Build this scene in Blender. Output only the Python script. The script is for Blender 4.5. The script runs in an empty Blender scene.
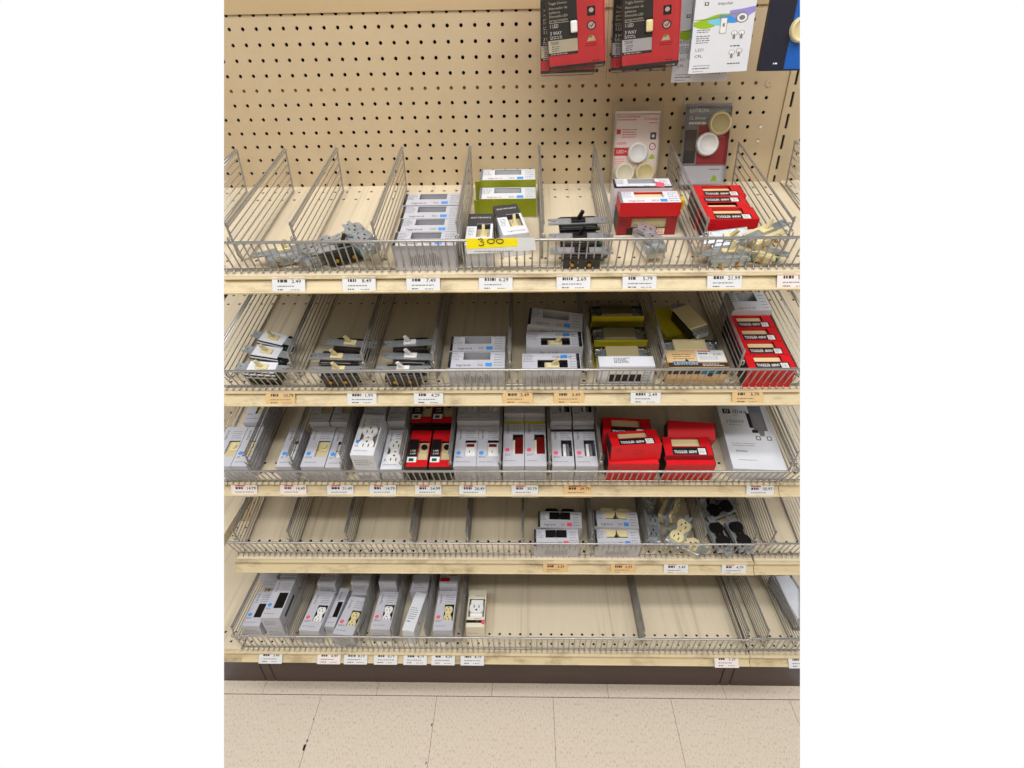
import bpy, bmesh, math, random
from mathutils import Matrix, Vector, Euler
random.seed(7)
# All layout numbers are inches: X along the shelving, Y negative out of the wall into the
# aisle, Z from the lens height (floor at -57.11).  Meshes are written in metres.
S = .0254
X0, ZF = 18.39, -57.11
R = math.radians
C = bpy.context.scene.collection
def W(x, y, z): return Vector(((x-X0)*S, y*S, (z-ZF)*S))
TILT = R(13.4)
DECK_Z = {1: -9.8, 2: -18.8, 3: -27.86, 4: -37.46, 5: -48.7}
SHELF = {1: 'top shelf', 2: 'second shelf', 3: 'third shelf', 4: 'fourth shelf', 5: 'bottom shelf'}
def frame(s):
    return Matrix.Translation(W(0, 0, DECK_Z[s])) @ Matrix.Rotation(TILT if s < 5 else 0, 4, 'X')

# ------------------------------------------------------------------ materials
def lin(c):
    c /= 255.
    return c/12.92 if c <= .04045 else ((c+.055)/1.055)**2.4
def rgb(*c): return (lin(c[0]), lin(c[1]), lin(c[2]), 1)
MATS = {}
def mat(name, c, rough=.55, metal=0., var=.06, scale=40., stretch=(1, 1, 1), dark=None, amount=0., coat=0., bump=0., lo=.52):
    """procedural: noise breaks up the colour a little; 'dark' adds dirt blotches of its own"""
    if name in MATS: return MATS[name]
    m = bpy.data.materials.new(name); m.use_nodes = True
    nt = m.node_tree; b = nt.nodes['Principled BSDF']
    b.inputs['Roughness'].default_value = rough; b.inputs['Metallic'].default_value = metal
    b.inputs['Coat Weight'].default_value = coat
    tc = nt.nodes.new('ShaderNodeTexCoord'); mp = nt.nodes.new('ShaderNodeMapping')
    mp.inputs['Scale'].default_value = stretch
    nt.links.new(tc.outputs['Object'], mp.inputs[0])
    n = nt.nodes.new('ShaderNodeTexNoise'); n.inputs['Scale'].default_value = scale; n.inputs['Detail'].default_value = 4
    nt.links.new(mp.outputs[0], n.inputs[0])
    r = nt.nodes.new('ShaderNodeValToRGB')
    k = rgb(*c)
    r.color_ramp.elements[0].position = .3; r.color_ramp.elements[1].position = .7
    r.color_ramp.elements[0].color = tuple(v*(1-var) for v in k[:3])+(1,)
    r.color_ramp.elements[1].color = tuple(min(1, v*(1+var)) for v in k[:3])+(1,)
    nt.links.new(n.outputs[0], r.inputs[0])
    out = r.outputs[0]
    if dark:
        n2 = nt.nodes.new('ShaderNodeTexNoise'); n2.inputs['Scale'].default_value = scale*.45; n2.inputs['Detail'].default_value = 6
        n2.inputs['Roughness'].default_value = .65
        nt.links.new(mp.outputs[0], n2.inputs[0])
        r2 = nt.nodes.new('ShaderNodeValToRGB'); r2.color_ramp.elements[0].position = lo; r2.color_ramp.elements[1].position = lo+.2
        r2.color_ramp.elements[0].color = (0, 0, 0, 1); r2.color_ramp.elements[1].color = (amount,)*3+(1,)
        nt.links.new(n2.outputs[0], r2.inputs[0])
        mx = nt.nodes.new('ShaderNodeMix'); mx.data_type = 'RGBA'
        nt.links.new(r2.outputs[0], mx.inputs['Factor']); nt.links.new(out, mx.inputs['A']); mx.inputs['B'].default_value = rgb(*dark)
        out = mx.outputs['Result']
    nt.links.new(out, b.inputs['Base Color'])
    if bump:
        bp = nt.nodes.new('ShaderNodeBump'); bp.inputs['Strength'].default_value = bump; bp.inputs['Distance'].default_value = .0006
        nt.links.new(n.outputs[0], bp.inputs['Height']); nt.links.new(bp.outputs[0], b.inputs['Normal'])
    MATS[name] = m
    return m
def clear_plastic():
    m = bpy.data.materials.new('clear_plastic'); m.use_nodes = True
    nt = m.node_tree; nt.nodes.clear()
    o = nt.nodes.new('ShaderNodeOutputMaterial'); t = nt.nodes.new('ShaderNodeBsdfTransparent'); t.inputs[0].default_value = (.985, .985, .985, 1)
    g = nt.nodes.new('ShaderNodeBsdfGlossy'); g.inputs['Roughness'].default_value = .12
    n = nt.nodes.new('ShaderNodeTexNoise'); n.inputs['Scale'].default_value = 60
    bp = nt.nodes.new('ShaderNodeBump'); bp.inputs['Strength'].default_value = .3; bp.inputs['Distance'].default_value = .001
    f = nt.nodes.new('ShaderNodeFresnel'); f.inputs[0].default_value = 1.33
    x = nt.nodes.new('ShaderNodeMixShader')
    nt.links.new(n.outputs[0], bp.inputs['Height']); nt.links.new(bp.outputs[0], g.inputs['Normal'])
    nt.links.new(f.outputs[0], x.inputs[0]); nt.links.new(t.outputs[0], x.inputs[1]); nt.links.new(g.outputs[0], x.inputs[2]); nt.links.new(x.outputs[0], o.inputs[0])
    return m
M = dict(
    peg=mat('pegboard_paint', (197, 177, 145), .55, var=.04, scale=6, dark=(150, 122, 84), amount=.25),
    peg2=mat('upper_panel_paint', (190, 166, 128), .5, var=.04, scale=5),
    deck=mat('cream_deck_paint', (222, 208, 182), .5, var=.025, scale=7, stretch=(20, .5, 1), dark=(112, 92, 66), amount=.35),
    base_deck=mat('base_deck_paint', (224, 211, 186), .5, var=.025, scale=7, stretch=(18, .4, 1), dark=(120, 100, 72), amount=.35),
    rail=mat('cream_rail_paint', (212, 196, 160), .45, var=.03, scale=26, stretch=(1, 1, 3), dark=(104, 80, 48), amount=.6, lo=.5),
    upright=mat('upright_paint', (196, 178, 146), .5, var=.05, scale=12),
    kick=mat('brown_kick_paint', (79, 63, 58), .5, var=.08, scale=20, stretch=(.4, 1, 3)),
    hollow=mat('hollow_shade', (26, 22, 18), .9),  # near-black colour painted in as the shade inside holes, slots and gaps
    wire=mat('zinc_wire', (178, 176, 173), .3, .65, var=.08, scale=60),
    white=mat('white_card', (224, 227, 236), .5, var=.02),
    pinkcard=mat('pale_pink_card', (232, 216, 212), .5, var=.03),
    lilac=mat('pale_grey_card', (196, 197, 207), .5, var=.03),
    grey=mat('grey_card', (128, 126, 130), .55),
    cream=mat('cream_card', (236, 229, 208), .5, var=.03),
    red=mat('red_card', (212, 18, 30), .42, var=.05),
    coral=mat('coral_red_card', (246, 70, 84), .4, var=.04),
    maroon=mat('maroon_card', (150, 24, 36), .45, var=.05),
    black=mat('black_card', (24, 23, 25), .45),
    char=mat('charcoal_card', (58, 58, 64), .5),
    green=mat('olive_green_card', (142, 150, 18), .5, var=.06),
    yellow=mat('yellow_card', (205, 190, 30), .5, var=.05),
    tan=mat('tan_card', (222, 188, 140), .55, var=.04),
    brown=mat('brown_print', (66, 50, 40), .5),
    ink=mat('dark_ink', (52, 52, 58), .5),
    ink2=mat('grey_ink', (120, 120, 128), .5),
    blue=mat('blue_print', (70, 150, 232), .45),
    teal=mat('teal_blue_print', (30, 120, 160), .5),
    pink=mat('pink_print', (240, 96, 120), .45),
    redink=mat('red_ink', (205, 40, 44), .5),
    whiteink=mat('white_ink', (236, 236, 236), .5),
    ivory=mat('ivory_plastic', (226, 212, 164), .35, var=.03, coat=.2),
    almond=mat('light_almond_plastic', (206, 192, 150), .35, var=.03, coat=.2),
    wplastic=mat('white_plastic', (238, 238, 238), .3, var=.02, coat=.2),
    bplastic=mat('black_plastic', (22, 19, 19), .35, coat=.2),
    brplastic=mat('brown_black_plastic', (36, 25, 22), .35, coat=.2),
    zinc=mat('galvanised_strap', (178, 184, 190), .34, .55, var=.14, scale=90),
    brass=mat('brass_screw', (190, 140, 50), .35, .9),
    gscrew=mat('green_screw', (20, 110, 96), .4, .4),
    ledred=mat('dark_red_lens', (112, 20, 22), .3),
    label=mat('white_label_paper', (220, 222, 226), .6, var=.02),
    lilaclabel=mat('pinkish_label_paper', (232, 222, 222), .6, var=.02),
    orange=mat('orange_label_paper', (220, 186, 132), .6, var=.04),
    sun=mat('bright_yellow_paper', (250, 232, 10), .6, var=.01),
    navy=mat('navy_card', (30, 34, 54), .35),
    royal=mat('royal_blue_card', (22, 96, 190), .35),
    lime=mat('lime_print', (150, 190, 30), .5), sky=mat('sky_print', (60, 150, 225), .5), cyan=mat('cyan_print', (120, 205, 230), .5), violet=mat('violet_print', (150, 140, 215), .5),
    tile=mat('vinyl_tile', (228, 216, 200), .45, var=.05, scale=900, stretch=(1, .28, 1), dark=(138, 110, 88), amount=.7),
    joint=mat('dark_joint', (96, 82, 68), .8),
    dirt=mat('black_dirt', (30, 22, 18), .8),
    chromehook=mat('steel_hook', (190, 190, 190), .25, .95),
    lamp=mat('lamp_housing', (235, 235, 235), .5),
)
M['clear'] = clear_plastic()

# ------------------------------------------------------------------ mesh building
def frames_along(pts):
    out = []; n = len(pts)
    up = None
    for i in range(n):
        t = (pts[min(i+1, n-1)]-pts[max(i-1, 0)]).normalized()
        if up is None:
            up = t.orthogonal().normalized()
        else:
            up = (up-t*up.dot(t))
            up = up.normalized() if up.length > 1e-6 else t.orthogonal().normalized()
        out.append((up, t.cross(up)))
    return out
_text = {}
def text2d(s, bold=0.):
    if (s, bold) not in _text:
        cu = bpy.data.curves.new('t', 'FONT'); cu.body = s; cu.size = 1; cu.resolution_u = 2; cu.offset = bold
        ob = bpy.data.objects.new('t', cu); C.objects.link(ob)
        bpy.context.view_layer.update()
        me = ob.evaluated_get(bpy.context.evaluated_depsgraph_get()).to_mesh()
        v = [(a.co.x, a.co.y) for a in me.vertices]; f = [tuple(p.vertices) for p in me.polygons]
        ob.to_mesh_clear() if False else None
        bpy.data.objects.remove(ob); bpy.data.curves.remove(cu)
        _text[(s, bold)] = (v, f)
    return _text[(s, bold)]
I4 = Matrix.Identity(4)
def T(x=0, y=0, z=0, rz=0, rx=0, ry=0): return Matrix.Translation((x, y, z)) @ Euler((R(rx), R(ry), R(rz))).to_matrix().to_4x4()
_bev = {}
class MB:
    def __init__(s): s.v = []; s.f = []; s.mi = []; s.sm = []; s.mats = []
    def mid(s, m):
        if m not in s.mats: s.mats.append(m)
        return s.mats.index(m)
    def add(s, vs, fs, m, t=I4, smooth=False):
        k = len(s.v); i = s.mid(m)
        s.v += [t @ Vector(a) for a in vs]
        for f in fs: s.f.append(tuple(k+j for j in f)); s.mi.append(i); s.sm.append(smooth)
        return s
    def box(s, x0, x1, y0, y1, z0, z1, m, t=I4):
        return s.add([(x, y, z) for z in (z0, z1) for y in (y0, y1) for x in (x0, x1)],
                     [(0, 2, 3, 1), (4, 5, 7, 6), (0, 1, 5, 4), (2, 6, 7, 3), (0, 4, 6, 2), (1, 3, 7, 5)], m, t)
    def bev(s, x0, x1, y0, y1, z0, z1, m, t=I4, r=.05, seg=2):
        key = tuple(round(a, 3) for a in (x1-x0, y1-y0, z1-z0, r))+(seg,)
        if key not in _bev:
            bm = bmesh.new(); bmesh.ops.create_cube(bm, size=1)
            bmesh.ops.scale(bm, vec=key[:3], verts=bm.verts)
            bmesh.ops.bevel(bm, geom=bm.edges[:], offset=r, segments=seg, profile=.5, affect='EDGES')
            bm.verts.index_update()
            _bev[key] = ([tuple(a.co) for a in bm.verts], [tuple(a.index for a in f.verts) for f in bm.faces]); bm.free()
        v, f = _bev[key]
        return s.add(v, f, m, t @ Matrix.Translation(((x0+x1)/2, (y0+y1)/2, (z0+z1)/2)), False)
    def tube(s, pts, r, m, n=6, t=I4, closed=False):
        P = [Vector(p) for p in pts]
        fr = frames_along(P); vs = []; fs = []
        for p, (a, b) in zip(P, fr):
            for j in range(n):
                w = 2*math.pi*j/n; vs.append(p+(a*math.cos(w)+b*math.sin(w))*r)
        for i in range(len(P)-1):
            for j in range(n): fs.append((i*n+j, i*n+(j+1) % n, (i+1)*n+(j+1) % n, (i+1)*n+j))
        s.add(vs, fs, m, t, True)
        k = len(P)-1
        return s.add([vs[j] for j in range(n)]+[vs[k*n+j] for j in range(n)], [tuple(range(n-1, -1, -1)), tuple(range(n, 2*n))], m, t)
    def prism(s, poly, z0, z1, m, t=I4, top=1., smooth=False):
        n = len(poly); cx = sum(p[0] for p in poly)/n; cy = sum(p[1] for p in poly)/n
        vs = [(x, y, z0) for x, y in poly]+[(cx+(x-cx)*top, cy+(y-cy)*top, z1) for x, y in poly]
        s.add(vs, [tuple(range(n-1, -1, -1)), tuple(range(n, 2*n))], m, t)
        k = len(s.v)-2*n; i = s.mid(m)
        for j in range(n): s.f.append((k+j, k+(j+1) % n, k+n+(j+1) % n, k+n+j)); s.mi.append(i); s.sm.append(smooth)
        return s
    def cyl(s, x, y, r, z0, z1, m, t=I4, n=16, top=1.):
        return s.prism([(x+r*math.cos(2*math.pi*j/n), y+r*math.sin(2*math.pi*j/n)) for j in range(n)], z0, z1, m, t, top, True)
    def lathe(s, prof, m, t=I4, n=24):
        vs = []; fs = []
        for r, z in prof:
            for j in range(n): vs.append((r*math.cos(2*math.pi*j/n), r*math.sin(2*math.pi*j/n), z))
        for i in range(len(prof)-1):
            for j in range(n): fs.append((i*n+j, i*n+(j+1) % n, (i+1)*n+(j+1) % n, (i+1)*n+j))
        s.add(vs, fs, m, t, True)
        k = len(prof)-1
        return s.add([vs[k*n+j] for j in range(n)], [tuple(range(n))], m, t)
    def text(s, str_, size, x, y, m, t=I4, align='l', z=.006, bold=0., width=None):
        v, f = text2d(str_, bold)
        if not v: return s
        w = max(a[0] for a in v)
        sx = size if not width else width/w
        ox = x-(w*sx/2 if align == 'c' else (w*sx if align == 'r' else 0))
        return s.add([(ox+a*sx, y+b*size, z) for a, b in v], f, m, t)
    def dashes(s, x0, x1, y0, y1, rows, m, t=I4, fill=.55, z=0., hmax=.055):
        """unreadably small print: rows of short ink strokes"""
        h = min((y1-y0)/max(1, rows)*fill, hmax)
        for i in range(rows):
            y = y1-(i+.5)*(y1-y0)/rows; x = x0; end = x1-random.random()*(x1-x0)*.3
            while x < end-.02:
                w = min(random.uniform(.06, .22), end-x)
                s.box(x, x+w, y-h/2, y+h/2, z, z+.005, m, t); x += w+random.uniform(.03, .06)
        return s
    def build(s, name, parent=None):
        me = bpy.data.meshes.new(name)
        me.from_pydata([tuple(c*S for c in a) for a in s.v], [], s.f)
        for m in s.mats: me.materials.append(m)
        for p, i, q in zip(me.polygons, s.mi, s.sm): p.material_index = i; p.use_smooth = q
        me.update()
        o = bpy.data.objects.new(name, me); C.objects.link(o)
        if parent: o.parent = parent
        return o
def tag(o, label, cat, group=None, kind=None):
    o['label'] = label; o['category'] = cat
    if group: o['group'] = group
    if kind: o['kind'] = kind
    return o
def thing(name, label, cat, group=None):
    o = bpy.data.objects.new(name, None); o.empty_display_size = .02; C.objects.link(o)
    return tag(o, label, cat, group)
def struct(o): o['kind'] = 'structure'; return o
def put(o, s, x, u, w=0, rz=0, rx=0, ry=0):
    """stand a thing on shelf s: x along it, u inches out from the wall, w above the deck"""
    o.matrix_world = frame(s) @ Matrix.Translation((x*S, -u*S, (w+.03)*S)) @ Euler((R(rx), R(ry), R(rz))).to_matrix().to_4x4()
    return o
def putw(o, x, y, z, rz=0, rx=0, ry=0):
    o.matrix_world = Matrix.Translation(W(x, y, z)) @ Euler((R(rx), R(ry), R(rz)), 'XYZ').to_matrix().to_4x4()
    return o
def kids(o): return list(o.children)
def copy_thing(o, label):
    r = o.copy(); C.objects.link(r); r['label'] = label
    for ch in kids(o):
        c = ch.copy(); C.objects.link(c); c.parent = r
        for g in kids(ch):
            d = g.copy(); C.objects.link(d); d.parent = c
    return r

# ------------------------------------------------------------------ perforated sheet
def perforated(mb, xs0, xs1, y0, y1, rows, m, r=.12, pitch=1., t=I4, depth=.12, off=0.):
    """sheet in the local XY plane with rows of round holes at whole-inch columns"""
    ys = sorted(rows); h = pitch/2
    c0 = math.ceil(xs0+.5-off)+off; c1 = math.floor(xs1-.5-off)+off
    cols = [c0+i*pitch for i in range(int(round((c1-c0)/pitch))+1)]
    def quad(a, b, c, d):
        if b-a > 1e-4 and d-c > 1e-4: mb.add([(a, c, 0), (b, c, 0), (b, d, 0), (a, d, 0)], [(0, 1, 2, 3)], m, t)
    prev = y0
    for i, y in enumerate(ys):
        lo = max(prev, y-h); hi = min(y+h, y1)
        if i+1 < len(ys): hi = min(hi, (y+ys[i+1])/2)
        quad(xs0, xs1, prev, lo); quad(xs0, cols[0]-h, lo, hi); quad(cols[-1]+h, xs1, lo, hi)
        for x in cols:
            oc = [(x+r*math.cos(R(22.5+45*k)), y+r*math.sin(R(22.5+45*k)), 0) for k in range(8)]
            lw = [(a, b, -depth) for a, b, c in oc]
            sq = [(x+h, hi, 0), (x-h, hi, 0), (x-h, lo, 0), (x+h, lo, 0)]
            V = oc+lw+sq
            F = [(0, 16, 1), (2, 17, 3), (4, 18, 5), (6, 19, 7), (1, 16, 17, 2), (3, 17, 18, 4), (5, 18, 19, 6), (7, 19, 16, 0)]
            F += [(k, (k+1) % 8, 8+(k+1) % 8, 8+k) for k in range(8)]
            mb.add(V, F, m, t)
        prev = hi
    quad(xs0, xs1, prev, y1)

# ------------------------------------------------------------------ setting
WALL = Matrix.Rotation(R(90), 4, 'X')          # local XY -> wall XZ, local +Z -> out of the wall (-Y)
XL, XR = -16., 58.
mb = MB()
perforated(mb, -5.4, 41.35, -57.1, 2.21, [1.31-i for i in range(-0, 59)]+[2.17], M['peg'], r=.135, t=WALL)
for a, b in ((-16, -6.5), (42.4, 58)):
    perforated(mb, a, b, -57.1, 2.21, [1.31-i for i in range(0, 59)], M['peg'], r=.135, t=WALL, off=.35)
mb.box(-5.4, 41.35, .125, .2, -2.95, -2.45, mat('backing_board', (128, 108, 80), .8))
for a, b in ((-16, -6.5), (-5.4, 41.35), (42.4, 58)):
    mb.box(a, b, .5, .8, -57.1, 2.2, M['hollow'])
o = struct(mb.build('wall_back')); o.location = W(0, 0, 0)
mb = MB()
mb.box(-16, 58, -.12, .8, 2.21, 22, M['peg2'])
o = struct(mb.build('wall_upper')); o.location = W(0, 0, 0)
def upright(x, label):
    t = thing('gondola_upright', label, 'upright', None)
    mb = MB(); z0, z1 = -57.1, 22
    mb.box(x-.52, x-.1, -.16, .6, z0, z1, M['upright']); mb.box(x+.1, x+.53, -.16, .6, z0, z1, M['upright'])
    z = -3.82+1.5*16; prev = z1
    while z > -57:
        mb.box(x-.1, x+.1, -.16, .6, z+.52, prev, M['upright']); prev = z-.52; z -= 1.5
    mb.box(x-.1, x+.1, -.16, .6, z0, prev, M['upright']); mb.build('slotted_post', t)
    b = MB(); b.box(x-.1, x+.1, -.04, .62, z0, z1, M['hollow']); b.build('slot_shade', t)  # dark strip set behind the slots to paint their shade
    t.matrix_world = Matrix.Translation(W(0, 0, 0))
upright(41.9, 'slotted cream metal upright beside the pegboard edge')
# floor of 12 inch tiles; the row against the kick plate is offset by half a tile
mb = MB(); gap = .03
y = -16.17
rowi = 0
mb.box(-40, 80, -28.17, 1, -.6, -.03, M['joint'])
def tiles(ya, yb, off):
    x = off-48
    while x < 80:
        mb.box(x+.02, x+12-.02, ya+gap, yb-gap, -.3, 0, M['tile']); x += 12
tiles(-16.17, -4.17, -6.0); tiles(-4.17, 1, .32)
gap = .05; tiles(-28.17, -16.17, .32)
o = struct(mb.build('floor')); o.location = W(0, 0, ZF)
mb = MB()
for k in range(1, 7):
    for i in range(-12, 17): mb.box(.32+12*i+gap, 12.32+12*i-gap, -28.17-12*k+gap, -16.17-12*k-gap, -.3, 0, M['tile'])
mb.box(-150, 210, -101, -28.2, -.6, -.03, M['joint'])
o = struct(mb.build('floor_aisle')); o.location = W(0, 0, ZF)
# kick plate
mb = MB()
for a, b in ((-30, -6.06), (-5.98, -5.03), (-4.95, 41.6), (41.69, 42.62), (42.71, 70)):
    mb.bev(a, b, -14.8, -14.3, -57.08, -50.2, M['kick'], r=.03, seg=1)
mb.box(-30, 70, -14.3, -14.2, -57.08, -50.2, M['hollow'])
o = struct(mb.build('baseboard_front')); o.location = W(0, 0, 0)

# ------------------------------------------------------------------ shelves
def shelf(s, xa, xb, label, dz=0., front=13.55, back=0):
    t = thing('gondola_shelf', label, 'shelf', 'cream gondola shelves')
    L = (13.1 if s < 5 else 16.6)
    mb = MB()
    rows = [-L+.9, -L+1.9, -2.3, -1.0] if s < 5 else [-15.72, -14.73, -2.3, -1.]
    perforated(mb, xa, xb, -L, 0, rows, M['deck'] if s < 5 else M['base_deck'], r=.13, depth=.06)
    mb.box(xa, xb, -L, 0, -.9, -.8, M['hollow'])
    mb.box(xa, xa+.06, -L, 0, -.9, 0, M['rail']); mb.box(xb-.06, xb, -L, 0, -.9, 0, M['rail'])
    d = mb.build('deck', t)
    # price rail: upright channel with rolled top and bottom lips, profile in (y, z)
    fx = 13.55 if s < 5 else 17.34
    zb = {1: -13.8, 2: -22.8, 3: -31.86, 4: -41.47, 5: -49.52}[s]+dz
    base = DECK_Z[s]+dz
    dy = -13.1*math.cos(TILT) if s < 5 else -16.6
    dzz = base-13.1*math.sin(TILT) if s < 5 else base
    ty = dy-.16
    prof = [(dy+.1, dzz), (ty, dzz+.02), (ty-.17, dzz-.02), (ty-.2, dzz-.09), (ty-.14, dzz-.14), (ty+.04, dzz-.15), (ty+.02, dzz-.25), (-fx+.24, zb+.15), (-fx+.06, zb+.15), (-fx-.02, zb+.09), (-fx, zb), (-fx+.1, zb-.03),
            (-fx+.3, zb+.02), (dy+.08, dzz-.3)]
    mb = MB(); n = len(prof)
    vs = [(x, a, b-base) for x in (xa, xb) for a, b in prof]
    mb.add(vs, [(i, (i+1) % n, n+(i+1) % n, n+i) for i in range(n)]+[tuple(range(n)), tuple(range(2*n-1, n-1, -1))], M['rail'])
    r = mb.build('price_rail', t)
    t.matrix_world = Matrix.Translation(W(0, 0, base))
    d.matrix_basis = Matrix.Rotation(TILT if s < 5 else 0, 4, 'X')
    return t
for s in range(1, 6):
    shelf(s, -5.61 if s != 1 else -5.61, 42.36, {1: 'topmost cream metal shelf with the yellow tag on its wire front',
          2: 'second cream metal shelf, loose ivory toggle switches at one end',
          3: 'third cream metal shelf, packed with narrow boxes standing lengthwise',
          4: 'fourth cream metal shelf, mostly empty, black outlets near one end',
          5: 'lowest cream metal shelf, just above the brown kick plate'}[s])
    shelf(s, 42.42, 66, {1: 'neighbouring bay shelf level with the topmost shelf', 2: 'neighbouring bay shelf level with the second shelf',
          3: 'neighbouring bay shelf beside the white manual box', 4: 'neighbouring bay shelf beside the black outlets shelf',
          5: 'neighbouring lowest shelf with the plastic wrapped pack'}[s], dz=(0 if s in (3, 5) else .05))
shelf(5, -30, -5.64, 'neighbouring lowest shelf, bare, beside the black windowed boxes')
# the flat shelf of the bay on the other side
mb = MB(); mb.box(-30, -5.7, -16, 0, -.08, 0, M['deck']); mb.box(-5.78, -5.7, -16, 0, -1., -.08, M['rail']); mb.box(-30, -5.78, -16, -15.9, -1., -.08, M['rail'])
o = mb.build('flat_shelf'); tag(o, 'bare flat cream shelf of the neighbouring bay, beside the fourth shelf', 'shelf'); o.location = W(0, 0, -37.2)

# ------------------------------------------------------------------ wire fronts
def fence(s, xa, xb, label, ut, wt, ub, dz=0., pitch=.5):
    t = thing('wire_shelf_front', label, 'wire front', 'wire fronts of the shelves')
    P = lambda x, u, w: (x, -u, w)
    mb = MB(); mb.tube([P(xa, ut, wt), P(xb, ut, wt)], .1, M['wire'], 8); mb.build('top_wire', t)
    mb = MB(); mb.tube([P(xa, ub, .16), P(xb, ub, .16)], .07, M['wire'], 8); mb.build('bottom_wire', t)
    mb = MB()
    n = int((xb-xa)/pitch); x = xa+.05
    for i in range(n+1):
        mb.tube([P(x, ut-.06, wt+.02), P(x, ut+.03, wt-.1), P(x, ub+(ut-ub)*.35+.08, wt*.42), P(x, ub+.08, .2), P(x, ub+.4, .1)], .055, M['wire'], 5); x += pitch
    mb.build('wire_grille', t)
    t.matrix_world = frame(s) @ Matrix.Translation((0, 0, dz*S))
for s, (ut, wt, ub) in {1: (12.95, 2.42, 12.5), 2: (13.45, 2.32, 12.8), 3: (13.75, 2.3, 13.15), 4: (12.85, 2.6, 12.5), 5: (16.75, 2.4, 16.35)}.items():
    fence(s, -5.5, {4: 41.75, 5: 42.0}.get(s, 42.3), 'silver wire front along the edge of the '+{1: 'topmost', 2: 'second', 3: 'third', 4: 'fourth', 5: 'lowest'}[s]+' shelf', ut, wt, ub)
    fence(s, {4: 41.9, 5: 42.1}.get(s, 42.45), 54, 'short silver wire front of the neighbouring bay, '+{1: 'topmost', 2: 'second', 3: 'third', 4: 'fourth', 5: 'lowest'}[s]+' shelf', ut, wt, ub, dz=.18)

# ------------------------------------------------------------------ wire dividers
def make_divider(L, h):
    t = bpy.data.objects.new('wire_divider', None); t.empty_display_size = .02; C.objects.link(t); t['category'] = 'wire divider'; t['group'] = 'wire dividers'
    f = L
    mb = MB()   # front post, bottom runner, sloping back edge and doubled top wires
    mb.tube([(0, -f+.02, h+.3), (0, -f, h), (0, -f-.05, 1.1), (0, -f+.25, .5), (0, -f+1.1, .13), (0, -.9, .1)], .075, M['wire'], 7)
    mb.tube([(0, -.92, .1), (0, -.06, h+.05)], .07, M['wire'], 6)
    mb.tube([(.06, -.1, h), (.06, -f+.02, h)], .075, M['wire'], 7); mb.tube([(-.06, -.1, h+.1), (-.06, -f+.02, h+.1)], .07, M['wire'], 7)
    mb.build('wire_frame', t)
    mb = MB()
    for k in range(1, 6):
        z = .1+(h-.1)*k/6
        mb.tube([(0, -.92+.86*k/6, z), (0, -f, z)], .045, M['wire'], 5)
    mb.build('wire_grille', t)
    mb = MB()   # clip ring that grips the wire front
    ring = [(.16*math.cos(a), -f-.25, h-.75+.2*math.sin(a)) for a in [i*math.pi/5 for i in range(11)]]
    mb.tube(ring, .04, M['wire'], 5); ring = [(.04, -f-.2+.22*math.cos(a), h-.7+.22*math.sin(a)) for a in [i*math.pi/5 for i in range(11)]]
    mb.tube(ring, .04, M['wire'], 5); mb.build('clip', t)
    return t
protos = {}
def divider(s, x, label, h=None, L=None):
    h = h or (3.1 if s < 5 else 2.7); L = L or {1: 12.25, 2: 12.6, 3: 12.75, 4: 12.1, 5: 16.2}[s]
    if (L, h) not in protos: protos[(L, h)] = make_divider(L, h); o = protos[(L, h)]; o['label'] = label
    else: o = copy_thing(protos[(L, h)], label)
    put(o, s, x, 0, .06 if x > 42.4 else 0)
for x, lb in ((-1.35, 'wire divider at the edge of the topmost shelf, beside an empty slot'), (2.55, 'wire divider beside the empty slot before the single silver switch, topmost shelf'),
              (6.68, 'wire divider just past the single silver switch, topmost shelf'), (11.9, 'wire divider between the tangled switches and the row of four grey boxes'),
              (17.3, 'wire divider between the four grey boxes and the green edged boxes'), (22.7, 'wire divider between the green edged boxes and the black toggle switches'),
              (27.0, 'wire divider between the black toggle switches and the red topped stack'), (33.0, 'wire divider between the red topped stack and three red dimmer boxes'),
              (38.3, 'wire divider past the three red dimmer boxes, topmost shelf'), (42.6, 'wire divider hiding the slotted upright, topmost shelf')): divider(1, x, lb)
for x, lb in ((-.75, 'wire divider on the second shelf before the white strapped switches'), (4.5, 'wire divider between the white strapped switches and the dark ivory toggles'),
              (9.85, 'wire divider between the ivory toggles and the white toggles, second shelf'), (14.95, 'wire divider between the white toggles and the two windowed boxes, second shelf'),
              (20.45, 'wire divider between the two windowed boxes and the three toggle boxes'), (26.2, 'wire divider between the three toggle boxes and the yellow edged packs'),
              (31.45, 'wire divider between the yellow edged packs and the tan box'), (37.0, 'wire divider between the tan box and the four red boxes'),
              (41.7, 'wire divider past the four red boxes, second shelf'), (45.2, 'wire divider in the neighbouring bay beside the second shelf')): divider(2, x, lb)
for x, lb in ((-5.2, 'wire divider at the end of the third shelf behind the first pale box'), (-1.05, 'wire divider over the second pale box of the third shelf'), (2.56, 'wire divider beside the third pale box, third shelf'),
              (6.68, 'wire divider before the tall white outlet box'), (11.55, 'wire divider between the low white outlet box and the red and black boxes'),
              (15.5, 'wire divider between the red and black boxes and the test button boxes'), (19.52, 'wire divider between the test button boxes and the yellow striped boxes'),
              (23.5, 'wire divider between the yellow striped boxes and the black striped boxes'), (27.58, 'wire divider between the black striped boxes and the red stacks'),
              (42.95, 'wire divider past the large white dimmer box, third shelf'), (44.2, 'wire divider in the neighbouring bay beside the third shelf')): divider(3, x, lb)
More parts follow.
